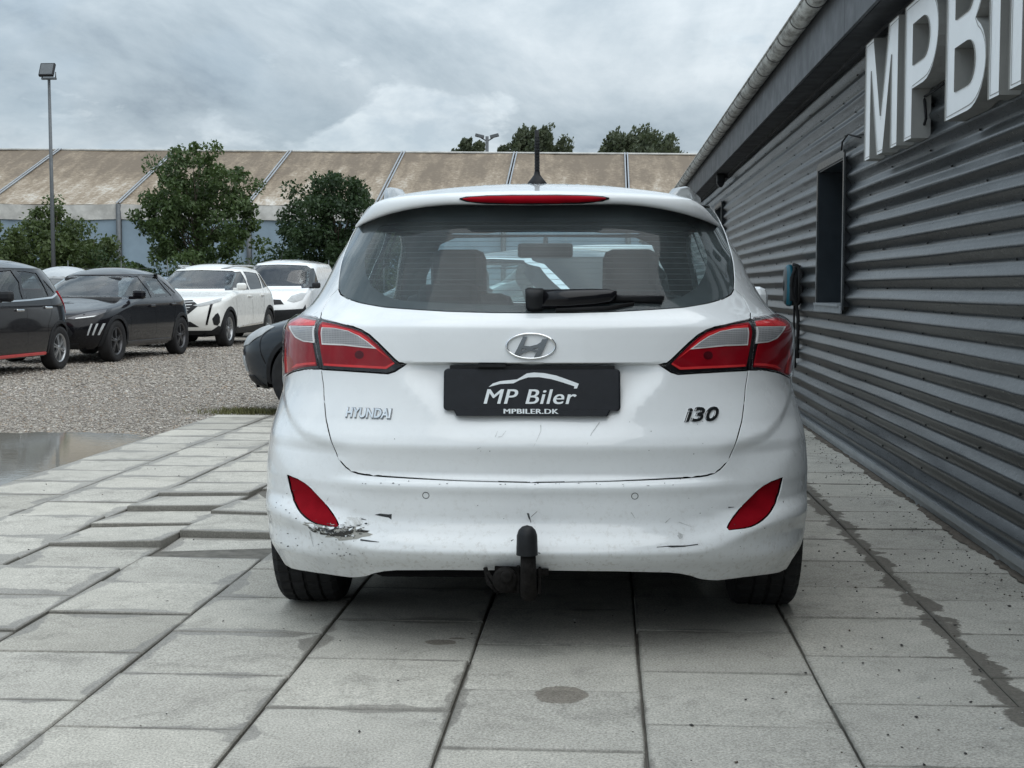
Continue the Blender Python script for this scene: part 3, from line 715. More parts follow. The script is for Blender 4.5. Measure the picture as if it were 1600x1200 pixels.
# ---------------------------------------------------------------- long storage tent
TA = R_(8.2); T_ = np.array([math.cos(TA), math.sin(TA), 0]); N_ = np.array([0.0, -1, 0]); P1 = np.array([-23.9, 61.1, 0])
RIDGE, EAVE, VAL, HALF = 7.12, 4.36, 3.78, 7.5
tent = empty('storage_tent', tuple(P1), TA, 'long white storage tent with dirty membrane roof and blue wall panels', 'tent')
inv = Matrix.Rotation(-TA, 4, 'Z') @ Matrix.Translation(tuple(-P1))
def tp(t, n, z): return P1 + T_ * t + N_ * n + np.array([0, 0, z])
def tpart(mb, name, mat, fix=False):
    o = mb.build(name, mat, None, fix); o.parent = tent; o.matrix_parent_inverse = inv; return o
def tent_panel(k):
    nx, ny = 14, 14; V = []; Fs = []; r = np.random.default_rng(k + 50)
    for j in range(ny + 1):
        for i in range(nx + 1):
            u, v = i / nx, j / ny; sag = -.05 * math.sin(math.pi * u) * (.6 + .4 * math.sin(math.pi * v)) + .012 * math.sin(u * 19 + k) * (1 - v) + r.normal(0, .006)
            q = tp(5 * k + .03 + u * 4.94, HALF * (1 - v), EAVE + (RIDGE - EAVE) * v); V.append(q + np.array([0, -.35, .94]) * sag * (0 if i in (0, nx) else 1))
    for j in range(ny):
        for i in range(nx): a = j * (nx + 1) + i; Fs.append((a, a + 1, a + nx + 2, a + nx + 1))
    m = MB(); m.add(V, Fs, smooth=True); tpart(m, 'roof_membrane', M['tent'])
for k in range(-3, 12):
    tent_panel(k)
    m = MB(); V = []; n = 16; r = np.random.default_rng(k + 90)       # valance with soft folds
    for j in range(4):
        for i in range(n + 1):
            u = i / n; zz = EAVE - (EAVE - VAL) * j / 3; q = tp(5 * k + .05 + u * 4.9, HALF + .03 + .03 * math.sin(u * 9 + k * 2 + j * .5) + .02 * r.normal(), zz - .05 * math.sin(math.pi * u)); V.append(q)
    m.add(V, [(j * (n + 1) + i, j * (n + 1) + i + 1, (j + 1) * (n + 1) + i + 1, (j + 1) * (n + 1) + i) for j in range(3) for i in range(n)], smooth=True); tpart(m, 'valance', M['tent_valance'])
    for h_ in range(2):
        m = MB(); A, B = 5 * k + .09 + h_ * 2.42, 5 * k + .09 + h_ * 2.42 + 2.40
        m.add([tp(A, HALF - .06, -.04), tp(B, HALF - .06, -.04), tp(B, HALF - .06, VAL + .1), tp(A, HALF - .06, VAL + .1), tp(A, HALF - .12, -.04), tp(B, HALF - .12, -.04), tp(B, HALF - .12, VAL + .1), tp(A, HALF - .12, VAL + .1)], [(0, 1, 2, 3), (5, 4, 7, 6), (1, 5, 6, 2), (4, 0, 3, 7), (3, 2, 6, 7)]); tpart(m, 'wall_panel', M['blue_panel'])
    m = MB(); m.tube([tp(5 * k, HALF + .02, -.04), tp(5 * k, HALF + .02, EAVE)], .11, 6); tpart(m, 'column', M['pole_steel'], True)
    m = MB()
    a, b_ = tp(5 * k, HALF + .05, EAVE + .03), tp(5 * k, 0, RIDGE + .06)
    for off in (-.06, .06):
        d = T_ * off; w = T_ * .028; up = np.array([0, 0, .03]); m.add([a + d - w, a + d + w, b_ + d + w, b_ + d - w, a + d - w + up, a + d + w + up, b_ + d + w + up, b_ + d - w + up], [(4, 5, 6, 7), (0, 1, 5, 4), (1, 2, 6, 5), (2, 3, 7, 6), (3, 0, 4, 7)])
    tpart(m, 'roof_beam', M['aluminium'])
m = MB(); bb = [tp(-15, 0, RIDGE), tp(60, 0, RIDGE), tp(60, -HALF, EAVE), tp(-15, -HALF, EAVE), tp(60, -HALF, -.04), tp(-15, -HALF, -.04)]
m.add(bb, [(0, 1, 2, 3), (3, 2, 4, 5)]); m.tube([tp(-15, 0, RIDGE + .02), tp(60, 0, RIDGE + .02)], .05, 6); tpart(m, 'far_side', M['tent_valance'])

# ---------------------------------------------------------------- foliage
def leaves_mesh(name, C, n_per, rad, size, seed, stretch=(1, 1, 1), lean=None, bias=0.0):
    """leaf quads in clumps: C clump centres (k,3), rad per clump"""
    r = np.random.default_rng(seed); k = len(C); n = k * n_per
    cen = np.repeat(C, n_per, 0); rr = np.repeat(rad, n_per)
    d = r.normal(0, 1, (n, 3)); d /= np.linalg.norm(d, axis=1)[:, None]; d *= (r.uniform(0, 1, n) ** .45)[:, None]
    off = d * rr[:, None] * np.array(stretch)
    if lean is not None: off += np.clip(off[:, 2:3], 0, None) * np.array(lean)[None]
    pos = cen + off
    ax = r.normal(0, 1, (n, 3)) + np.array([0, 0, -.35]); ax += d * .6
    if lean is not None: ax += np.array([lean[0], lean[1], 1.1]) * 1.6
    ax /= np.linalg.norm(ax, axis=1)[:, None]
    sd = np.cross(ax, r.normal(0, 1, (n, 3))); sd /= np.linalg.norm(sd, axis=1)[:, None] + 1e-9
    nm = np.cross(ax, sd); s = size * r.uniform(.6, 1.3, n)[:, None]
    V = np.stack([pos - ax * s * .5, pos + sd * s * .30 + nm * s * .08, pos + ax * s * .55, pos - sd * s * .30 + nm * s * .08], 1).reshape(-1, 3)
    q = np.arange(n)[:, None] * 4; T = np.concatenate([q + [0, 1, 2], q + [0, 2, 3]], 1).reshape(-1, 3)
    me = bpy.data.meshes.new(name); me.vertices.add(len(V)); me.vertices.foreach_set('co', V.ravel().astype(np.float32))
    me.loops.add(T.size); me.loops.foreach_set('vertex_index', T.ravel().astype(np.int32)); me.polygons.add(len(T))
    me.polygons.foreach_set('loop_start', np.arange(0, T.size, 3, dtype=np.int32)); me.polygons.foreach_set('loop_total', np.full(len(T), 3, np.int32))
    at = me.attributes.new('tone', 'FLOAT', 'POINT'); at.data.foreach_set('value', np.repeat(np.clip(.5 * np.repeat(r.uniform(0, 1, k), n_per) + .5 * r.uniform(0, 1, n), 0, 1), 4).astype(np.float32))
    me.update(); me.validate(); return me
def tree(name, base, H, W, seed, mat, label, cat='tree', nclump=90, n_per=90, leaf=.11, trunk_h=.25, shape='oval', lean=None, group=None, clump=.14, trunk_r=.09, spread=1.0):
    r = np.random.default_rng(seed); root = empty(name, base, 0, label, cat, group)
    C = []
    while len(C) < nclump:
        q = r.uniform(-1, 1, 3)
        rad = math.hypot(q[0], q[1]); zz = (q[2] + 1) / 2
        if shape == 'oval': lim = math.sqrt(max(0, 1 - (2 * zz - .9) ** 2 * .8)) * (.75 + .35 * math.sin(5 * math.atan2(q[1], q[0]) + seed) * .5 + .2 * r.uniform() + (.3 if r.uniform() < .10 else 0))
        elif shape == 'bush': lim = (1 - zz ** 2.2) * (.8 + .3 * r.uniform())
        elif shape == 'dome': lim = (1 - zz ** (2.5 + 4 * math.sin(q[0] * 5 + seed) ** 2)) * 1.05
        elif shape == 'cone': lim = (1.02 - zz) ** .6 * (.8 + .25 * r.uniform())
        else: lim = math.sin(math.pi * min(1, zz * .85 + .15)) ** .6
        if rad > lim or (rad < .35 * lim and r.uniform() < .5): continue
        C.append((q[0] * W / 2, q[1] * W / 2 * .9, H * (trunk_h + (1 - trunk_h) * zz * .96)))
    C = np.array(C)
    if lean: C[:, :2] += np.array(lean)[None] * (C[:, 2:3] / H) * W * .25
    rad = r.uniform(.6, 1.4, nclump) * clump * W
    cr = link('crown', leaves_mesh('crown', C, n_per, rad, leaf, seed + 1, (1, 1, .8) if not lean else (.8, .8, 1.6), None if not lean else (lean[0], lean[1], 0)), root, [M[mat]])
    m = MB(); m.tube([(0, 0, -.1), (r.normal(0, .03), r.normal(0, .03), H * trunk_h), (r.normal(0, .08), r.normal(0, .08), H * .62), (r.normal(0, .1), 0, H * .85)], [trunk_r, trunk_r * .8, trunk_r * .42, trunk_r * .12], 8)
    for c in C[r.permutation(nclump)[:min(nclump, 34)]]:
        z0 = min(H * .7, max(H * trunk_h * .5, c[2] * .55)); m.tube([(0, 0, z0), (c[0] * .45, c[1] * .45, z0 * .45 + c[2] * .5), tuple(c)], [trunk_r * .34, trunk_r * .22, trunk_r * .07], 5, False)
    m.build('trunk', M['bark'], root); return root
def base_at(px, Y, z=-.045): q = at_y(px, 450, Y); return (float(q[0]), float(Y), z)
tree('broadleaf_tree', base_at(310, 46), 6.05, 4.1, 11, 'leaf_mid', 'tall loose broadleaf tree standing in front of the tent behind the white cars', nclump=170, n_per=120, leaf=.14, trunk_h=.14, clump=.09)
tree('dense_tree', base_at(527, 43), 4.75, 3.9, 12, 'leaf_dark', 'dense dark green tree between the delivery van and the white estate car', nclump=240, n_per=130, leaf=.13, trunk_h=.03, clump=.10, shape='oval')
tree('leafy_bush', base_at(85, 44), 4.3, 4.6, 13, 'leaf_olive', 'wide olive green bush growing round the light pole', 'bush', nclump=230, n_per=140, leaf=.13, trunk_h=.02, shape='bush', clump=.085, trunk_r=.05)
tree('leafy_bush', base_at(-5, 42), 3.6, 3.4, 14, 'leaf_olive', 'olive bush with loose shoots beyond the black car with red trim', 'bush', nclump=130, n_per=120, leaf=.12, trunk_h=.02, shape='bush', clump=.10, trunk_r=.05)
tree('leafy_bush', base_at(215, 45), 2.35, 1.9, 15, 'leaf_dark', 'small dark bush at the foot of the blue wall beside the loose tree', 'bush', nclump=70, n_per=100, leaf=.12, trunk_h=.03, shape='bush', clump=.14, trunk_r=.04)
tree('leafy_bush', base_at(150, 43.3), 3.2, 3.0, 16, 'leaf_olive', 'olive bush filling the gap between the light pole and the tent column', 'bush', nclump=90, n_per=110, leaf=.12, trunk_h=.03, shape='bush', clump=.11, trunk_r=.05)
for i, px in enumerate((-30, 40, 120, 165, 205, 255, 300, 345, 392, 432, 470, 520, 575)):
    tree('hedge_bush', base_at(px, 42.5 + (i % 3) * .7), 2.25 + .3 * math.sin(i * 2.3), 2.6, 30 + i, 'leaf_dark' if i % 2 else 'leaf_mid', 'low dark hedge bush in the row behind the parked cars', 'bush', nclump=60, n_per=85, leaf=.12, trunk_h=.02, shape='bush', group='hedge bushes behind the parked cars', clump=.15, trunk_r=.03)
# wind bent poplars beyond the tent
def far_tree(px0, px1, pytop, Y, seed, label):
    a = at_y(px0, pytop, Y); b_ = at_y(px1, pytop, Y); W = b_[0] - a[0]; H = a[2] + .05
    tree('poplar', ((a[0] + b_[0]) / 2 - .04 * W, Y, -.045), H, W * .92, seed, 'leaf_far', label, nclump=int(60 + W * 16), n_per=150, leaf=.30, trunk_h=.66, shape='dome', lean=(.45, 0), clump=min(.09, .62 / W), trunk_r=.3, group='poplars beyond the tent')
far_tree(648, 684, 228, 104, 61, 'small poplar top just showing over the tent ridge')
far_tree(694, 764, 214, 104, 62, 'wind blown poplar over the ridge beside the twin floodlight mast')
far_tree(766, 886, 199, 106, 63, 'tallest wind blown poplar over the ridge behind the car aerial')
far_tree(906, 1066, 204, 108, 64, 'broad row of wind blown poplar tops near the gutter end')
far_tree(455, 486, 233, 110, 65, 'tiny poplar tip over the ridge above the dense tree')
far_tree(340, 362, 232, 110, 66, 'tiny poplar tip over the ridge above the loose tree')
# ---------------------------------------------------------------- poles
def light_pole():
    Y = 41.0; b0 = at_y(83.5, 412, Y); t0 = at_y(76.5, 122, Y); H = t0[2]
    root = empty('light_pole', (b0[0], Y, -.045), 0, 'tall thin grey light pole with one square floodlight', 'light pole')
    m = MB(); m.tube([(0, 0, 0), (0, 0, H * .5), (t0[0] - b0[0], 0, H)], [.07, .058, .042], 10); m.build('pole', M['pole_steel'], root)
    x = t0[0] - b0[0]; m = MB(); m.box((x, 0, H + .03), (.42, .12, .06)); m.tube([(x - .2, 0, H), (x - .2, 0, H + .22)], .02, 6); m.tube([(x + .2, 0, H), (x + .2, 0, H + .22)], .02, 6); m.build('bracket', M['pole_steel'], root)
    rot = Matrix.Rotation(R_(-28), 3, 'X'); m = MB(); m.box((x - .05, .0, H + .28), (.44, .10, .44), rot, bev=.02); 
    for q in range(5): m.box((x - .05 - .16 + q * .08, .09, H + .32), (.015, .10, .36), rot)
    m.build('lamp_housing', M['black_plastic'], root)
    m = MB(); m.box(Vector((x - .05, 0, H + .28)) + rot @ Vector((0, -.053, 0)), (.37, .006, .36), rot); m.build('lamp_glass', M['pole_steel'], root)
light_pole()
def mast():
    Y = 100.0; t0 = at_y(761, 212, Y); root = empty('floodlight_mast', (t0[0], Y, -.045), 0, 'distant mast with two floodlights rising over the tent ridge', 'light pole')
    H = t0[2]; m = MB(); m.tube([(0, 0, 0), (0, 0, H)], [.18, .11], 8); m.tube([(-.42, 0, H - .1), (0, 0, H - .35), (.42, 0, H - .1)], .05, 6); m.build('pole', M['pole_steel'], root)
    for s in (-1, 1):
        m = MB(); m.box((s * .52, 0, H + .03), (.62, .35, .22), Matrix.Rotation(R_(-s * 14), 3, 'Y'), bev=.03); m.build('lamp_housing', M['pole_steel'], root)
mast()
# thin fence posts between the hedge and the cars, with two strands of wire
fr = empty('wire_fence', base_at(270, 40.5), 0, 'thin wire fence with slim posts in front of the hedge', 'fence')
fb = Vector(base_at(270, 40.5))
for px in (17, 107, 190, 262, 340, 425, 514, 600):
    q = Vector(base_at(px, 40.5)) - fb; m = MB(); m.tube([q, q + Vector((0, 0, 1.95))], .014, 6); m.build('post', M['pole_steel'], fr)
for hh in (1.0, 1.72):
    m = MB(); q = [Vector(base_at(px, 40.5)) - fb + Vector((0, 0, hh)) for px in (17, 107, 190, 262, 340, 425, 514, 600)]; m.tube(q, .006, 4); m.build('wire', M['pole_steel'], fr)

# ================================================================== LOFTED CAR BODIES
def pchip(pts):
    xs = np.array([p[0] for p in pts], float); ys = np.array([p[1] for p in pts], float); h = np.diff(xs); dl = np.diff(ys) / h; m = np.zeros(len(xs))
    for i in range(1, len(xs) - 1):
        if dl[i - 1] * dl[i] > 0:
            w1 = 2 * h[i] + h[i - 1]; w2 = h[i] + 2 * h[i - 1]; m[i] = (w1 + w2) / (w1 / dl[i - 1] + w2 / dl[i])
    m[0] = dl[0]; m[-1] = dl[-1]
    def g(x):
        x = np.clip(np.asarray(x, float), xs[0], xs[-1]); i = np.clip(np.searchsorted(xs, x) - 1, 0, len(xs) - 2); t = (x - xs[i]) / h[i]
        return (1 + 2 * t) * (1 - t) ** 2 * ys[i] + t * (1 - t) ** 2 * h[i] * m[i] + t * t * (3 - 2 * t) * ys[i + 1] + t * t * (t - 1) * h[i] * m[i + 1]
    return g
def bez(t, a, b, c, d): return (1 - t) ** 3 * a + 3 * t * (1 - t) ** 2 * b + 3 * t * t * (1 - t) * c + t ** 3 * d
def const(v): return lambda z: np.zeros_like(np.asarray(z, float)) + v
def fn(v): return const(v) if isinstance(v, (int, float)) else pchip(v)
class Loft:
    """body as stacked plan sections. s: 0 rear centre .. 1 end of rear corner .. 2 start of front corner .. 3 front centre"""
    def __init__(s, rear, front, w, Dr=.8, k1r=.75, k2r=.8, Df=.9, k1f=.7, k2f=.75, disp=None, rise=None):
        s.r = pchip(rear); s.f = pchip(front); s.w = pchip(w); s.Dr = fn(Dr); s.k1r = fn(k1r); s.k2r = fn(k2r); s.Df = fn(Df); s.k1f = fn(k1f); s.k2f = fn(k2f)
        s.disp = disp; s.rise = rise; s.z0 = rear[0][0]; s.z1 = rear[-1][0]; s.U = (0, 1.5, 3.6, 5.1)
    def xy(s, S, z):
        S = np.asarray(S, float); z = np.asarray(z, float); sg = np.where(S < 0, -1.0, 1.0); a = np.abs(S); w = s.w(z); R = s.r(z); D = s.Dr(z); F = s.f(z); E = s.Df(z)
        t = np.clip(a, 0, 1); xr = bez(t, 0, s.k1r(z) * w, w, w); yr = bez(t, R, R, R + D * (1 - s.k2r(z)), R + D)
        tm = np.clip(a - 1, 0, 1); xm = w + 0 * tm; ym = (R + D) * (1 - tm) + (F - E) * tm
        tf = np.clip(3 - a, 0, 1); xf = bez(tf, 0, s.k1f(z) * w, w, w); yf = bez(tf, F, F, F - E * (1 - s.k2f(z)), F - E)
        x = np.where(a <= 1, xr, np.where(a <= 2, xm, xf)); y = np.where(a <= 1, yr, np.where(a <= 2, ym, yf))
        return x * sg, y
    def P(s, S, z):
        z = np.asarray(z, float); S = np.asarray(S, float); S, z = np.broadcast_arrays(S, z)
        x, y = s.xy(S, z)
        if s.disp is not None: y = y + s.disp(x, y, z, S)
        return np.stack([x, y, z], -1)
    def N(s, S, z, e=.004):
        z = np.asarray(z, float); S = np.asarray(S, float)
        a = s.P(S + e, z) - s.P(S - e, z); b = s.P(S, z + e * .6) - s.P(S, z - e * .6); n = np.cross(a, b)
        return n / (np.linalg.norm(n, axis=-1)[..., None] + 1e-12)
    def _inv(s, z, target, lo, hi, comp, incr):
        for _ in range(40):
            m = (lo + hi) / 2; x, y = s.xy(m, z); v = (x, y)[comp]
            if (v < target) == incr: lo = m
            else: hi = m
        return (lo + hi) / 2
    def s_y(s, y, z):      # point on the flank at length y
        if y <= float(s.r(z) + s.Dr(z)): return s._inv(z, y, 0., 1., 1, True)
        if y >= float(s.f(z) - s.Df(z)): return s._inv(z, y, 2., 3., 1, True)
        return s._inv(z, y, 1., 2., 1, True)
    def s_xr(s, x, z): return s._inv(z, min(x, float(s.w(z)) * .9999), 0., 1., 0, True)
    def s_xf(s, x, z): return s._inv(z, min(x, float(s.w(z)) * .9999), 2., 3., 0, False)
    def side(s, pts): return [(s.s_y(y, z), z) for y, z in pts]
    def rear(s, pts): return [(s.s_xr(x, z), z) for x, z in pts]
    def frontp(s, pts): return [(s.s_xf(x, z), z) for x, z in pts]
    def rows(s, step):
        z = np.linspace(s.z0, s.z1, 900); L = np.sqrt(np.diff(z) ** 2 + np.maximum(np.abs(np.diff(s.r(z))), np.abs(np.diff(s.f(z)))) ** 2); c = np.concatenate([[0], np.cumsum(L)])
        return np.interp(np.linspace(0, c[-1], max(4, int(c[-1] / step))), c, z)
    def u(s, S): return np.sign(S) * np.interp(np.abs(S), [0, 1, 2, 3], s.U)
def dens(L, poly, seg):
    out = []; n = len(poly)
    for i in range(n):
        a = np.array(poly[i]); b = np.array(poly[(i + 1) % n]); pa = L.P(a[0], a[1]); pb = L.P(b[0], b[1])
        k = max(1, int(math.ceil(max(np.linalg.norm(pb - pa), abs(L.u(a[0]) - L.u(b[0])) * .5) / seg)))
        for j in range(k): out.append(tuple(a + (b - a) * j / k))
    return out
def panel(L, name, outline, mat, parent=None, holes=(), step=.05, seg=.03, off=0.0, gap=.0, flange=.0, sides='both', backmat=None, extra_rows=(), rnd=True, thick=0.0):
    """triangulated patch of the loft; outline in (s,z), s>=0 ; sides: 'both' (one mirrored mesh), +1 or -1, or 'free' (signed s)"""
    out = dens(L, outline, seg); hs = [dens(L, h, seg) for h in holes]
    V2 = []; E = []
    for lp in [out] + hs:
        b0 = len(V2); V2 += lp; E += [(b0 + i, b0 + (i + 1) % len(lp)) for i in range(len(lp))]
    nb = len(V2); A = np.array(V2); oa = np.array(out)
    zs = np.concatenate([L.rows(step), np.array(extra_rows, float)]) if len(extra_rows) else L.rows(step)
    zs = zs[(zs > oa[:, 1].min()) & (zs < oa[:, 1].max())]
    s0, s1 = oa[:, 0].min(), oa[:, 0].max(); lo = L.u(s0); hi = L.u(s1)
    us = np.arange(math.floor(lo / step) * step, hi + step, step); ss = np.sign(us) * np.interp(np.abs(us), L.U, [0, 1, 2, 3])
    ss = ss[(ss > s0) & (ss < s1)]
    if len(ss) and len(zs):
        G = np.stack(np.meshgrid(ss, zs), -1).reshape(-1, 2); k = in_poly(G, out)
        for h in hs: k &= ~in_poly(G, h)
        G = G[k]
        if len(G):
            q = np.stack([L.u(A[:, 0]), A[:, 1]], -1); gq = np.stack([L.u(G[:, 0]), G[:, 1]], -1)
            d = np.min(np.linalg.norm(gq[:, None] - q[None], axis=-1), 1); G = G[d > min(step, seg) * .38]
            V2 = V2 + [tuple(g_) for g_ in G]
    A = np.array(V2); U = np.stack([L.u(A[:, 0]), A[:, 1]], -1)
    r = delaunay_2d_cdt([Vector(q) for q in U], E, [], 0, 1e-6)
    Q = np.array([tuple(q) for q in r[0]]); T = np.array([t for t in r[2] if len(t) == 3])
    uo = [(float(L.u(a)), z) for a, z in out]; uh = [[(float(L.u(a)), z) for a, z in h] for h in hs]
    c = Q[T].mean(1); k = in_poly(c, uo)
    for h in uh: k &= ~in_poly(c, h)
    T = T[k]; S = np.sign(Q[:, 0]) * np.interp(np.abs(Q[:, 0]), L.U, [0, 1, 2, 3]); Z = Q[:, 1]
    P = L.P(S, Z); Nn = L.N(S, Z); mid = np.abs(P[:, 0]) < 1e-5
    if sides != 'free': Nn[mid, 0] = 0; Nn /= np.linalg.norm(Nn, axis=1)[:, None]
    # orient faces outward
    fnv = np.cross(P[T[:, 1]] - P[T[:, 0]], P[T[:, 2]] - P[T[:, 0]]); fl = np.sum(fnv * Nn[T].mean(1), 1) < 0; T[fl] = T[fl][:, ::-1]
    # boundary edges
    ed = {}
    for t in T:
        for a, b in ((t[0], t[1]), (t[1], t[2]), (t[2], t[0])):
            if (b, a) in ed: del ed[(b, a)]
            else: ed[(a, b)] = 1
    bd = [e for e in ed if not (sides != 'free' and mid[e[0]] and mid[e[1]])]
    outd = np.zeros_like(P)
    for a, b in bd:
        dv = P[b] - P[a]; o_ = np.cross(dv, (Nn[a] + Nn[b])); o_ /= np.linalg.norm(o_) + 1e-12; outd[a] += o_; outd[b] += o_
    ln = np.linalg.norm(outd, axis=1); outd[ln > 0] /= np.maximum(ln[ln > 0], .3)[:, None]
    if sides == 'both': outd[mid, 0] = 0
    P = P - outd * gap + Nn * off
    verts = [P]; norms = [Nn]; faces = [tuple(t) for t in T]; mi = [0] * len(faces)
    if flange > 0:
        ids = sorted({i for e in bd for i in e}); mp = {i: j for j, i in enumerate(ids)}; n0 = len(P); nI = len(ids)
        od = outd[ids] / (np.linalg.norm(outd[ids], axis=1)[:, None] + 1e-12)
        verts += [P[ids], P[ids] - Nn[ids] * .0025 + od * .0006, P[ids] - Nn[ids] * flange + od * .0006]
        nn = Nn[ids] * .75 + od * .66
        norms += [nn / np.linalg.norm(nn, axis=1)[:, None], od, od]
        for a, b in bd:
            i, j = mp[a], mp[b]
            for lv in range(2):
                a0 = n0 + lv * nI; faces.append((a0 + j, a0 + i, a0 + nI + i, a0 + nI + j)); mi.append(0 if (lv == 0 or not backmat) else 1)
    V = np.concatenate(verts); NN = np.concatenate(norms)
    def mirror(V, NN, faces): return V * np.array([-1, 1, 1]), NN * np.array([-1, 1, 1]), [tuple(reversed(f_)) for f_ in faces]
    if sides == -1: V, NN, faces = mirror(V, NN, faces)
    elif sides == 'both':
        V2_, N2_, f2 = mirror(V, NN, faces); n0 = len(V); same = np.abs(V[:, 0]) < 1e-5; idx = np.arange(n0) + n0; idx[same] = np.arange(n0)[same]
        faces = faces + [tuple(int(idx[i]) for i in f_) for f_ in f2]; mi = mi * 2; V = np.concatenate([V, V2_]); NN = np.concatenate([NN, N2_])
        used = np.zeros(len(V), bool); used[np.unique(np.concatenate([np.array(f_) for f_ in faces]))] = True; rm = np.cumsum(used) - 1
        V = V[used]; NN = NN[used]; faces = [tuple(int(rm[i]) for i in f_) for f_ in faces]
    me = bpy.data.meshes.new(name); me.from_pydata([tuple(map(float, v)) for v in V], [], [tuple(map(int, f_)) for f_ in faces])
    me.polygons.foreach_set('material_index', mi); me.polygons.foreach_set('use_smooth', [True] * len(faces)); me.update()
    if len(me.vertices) == len(NN):
        me.normals_split_custom_set_from_vertices([tuple(map(float, n_)) for n_ in NN])
    return link(name, me, parent, [mat] + ([backmat] if backmat else []))
def roof_cap(L, ztop, H, mat, parent, name='roof', n=40, rings=9, pw=2.3, skip_rear=0.0):
    S = np.linspace(0, 3, n); S = np.concatenate([S, -S[::-1][1:-1]]); C = L.P(S, ztop); ym = (C[:, 1].min() + C[:, 1].max()) / 2; V = []; Fs = []; k = len(S)
    for j in range(rings):
        lm = 1 - j / (rings - 1) * .999
        for p in C: V.append((p[0] * lm, ym + (p[1] - ym) * lm, ztop - .004 + (H - ztop) * (1 - lm ** pw)))
    for j in range(rings - 1):
        for i in range(k): a = j * k + i; b = j * k + (i + 1) % k; Fs.append((a, b, b + k, a + k))
    m = MB(); m.add(V, Fs, smooth=True); o = m.build(name, mat, parent); return o

# ------------------------------------------------------------------ wheels
def wheel(parent, x, y, R, W, side, style=5, rimmat='alloy', rim_r=.66, detail=False, tyre_mat='black_rubber'):
    """side=+1: outer face towards +x"""
    root = empty('wheel', (x, y, R)); root.parent = parent
    m = MB(); h = W / 2; rr = R * rim_r
    if not detail:
        m.lathe([(-h * .85, rr), (-h, (rr + R) / 2), (-h * .92, R * .965), (-h * .7, R * .995), (0, R), (h * .7, R * .995), (h * .92, R * .965), (h, (rr + R) / 2), (h * .85, rr), (h * .55, rr * .97)], 36, 'X')
    else:
        n = 156; V = []; Fs = []
        prof = [(-h * .82, rr, 0), (-h * .98, rr * 1.12, 0), (-h, (rr + R) / 2, 0), (-h * .97, R * .94, 0), (-h * .88, R * .975, 1)]
        g = [-.86, -.52, -.48, -.44, -.10, -.06, -.02, .02, .06, .40, .44, .48, .52, .86]
        prof = prof[:-1] + [(-h * .90, R * .968, 1)]
        for a in (-.80, -.50): prof.append((h * a, R * .992, 1))
        prof += [(-h * .47, R * .968, 0), (-h * .43, R * .968, 0), (-h * .40, R * .998, 1), (-h * .07, R, 1), (-h * .04, R * .972, 0), (h * .04, R * .972, 0), (h * .07, R, 1), (h * .40, R * .998, 1), (h * .43, R * .968, 0), (h * .47, R * .968, 0), (h * .50, R * .992, 1), (h * .80, R * .992, 1), (h * .90, R * .968, 1), (h * .97, R * .94, 0), (h, (rr + R) / 2, 0), (h * .98, rr * 1.12, 0), (h * .82, rr, 0)]
        kk = len(prof)
        for j in range(n):
            for i, (ax, r, tr) in enumerate(prof):
                a = 2 * math.pi * (j + .9 * abs(ax) / h) / n; q = r - (.0075 if tr and j % 4 == 0 else 0)
                V.append((ax, q * math.cos(a), q * math.sin(a)))
        for j in range(n):
            j2 = (j + 1) % n
            for i in range(kk - 1): Fs.append((j * kk + i, j * kk + i + 1, j2 * kk + i + 1, j2 * kk + i))
        m.add(V, Fs, smooth=False)
    m.build('tyre', M[tyre_mat], root)
    m = MB(); m.lathe([(side * h * .80, rr * 1.0), (side * h * .86, rr * .97), (side * h * .62, rr * .90), (-side * h * .7, rr * .86)], 36, 'X')
    # spokes
    xo = side * h * .62
    def spoke(a, w0, w1, r0, r1):
        ca, sa = math.cos(a), math.sin(a); V = []
        for r, w, xx in ((r0, w0, xo + side * .012), (r1, w1, xo + side * .004)):
            for d in (-w, w):
                for t in (0, -side * .03): V.append((xx + t, r * ca - d * sa, r * sa + d * ca))
        m.add(V, [(0, 2, 6, 4), (1, 5, 7, 3), (0, 4, 5, 1), (2, 3, 7, 6), (0, 1, 3, 2), (4, 6, 7, 5)], smooth=False)
    n = abs(style)
    for i in range(n):
        a = 2 * math.pi * i / n + .3
        if style > 0: spoke(a, rr * .10, rr * .07, rr * .12, rr * .95)
        else:
            spoke(a - .13, rr * .045, rr * .05, rr * .16, rr * .95); spoke(a + .13, rr * .045, rr * .05, rr * .16, rr * .95)
    m.lathe([(xo + side * .016, .001), (xo + side * .016, rr * .13), (xo + side * .006, rr * .22), (xo - side * .02, rr * .24)], 20, 'X')
    m.build('rim', M[rimmat], root)
    m = MB(); m.lathe([(xo - side * .055, .001), (xo - side * .055, rr * .88)], 24, 'X'); m.lathe([(xo - side * .03, .02), (xo - side * .03, rr * .62), (xo - side * .045, rr * .62)], 24, 'X'); m.build('brake_disc', M['dark_metal'], root)
    return root
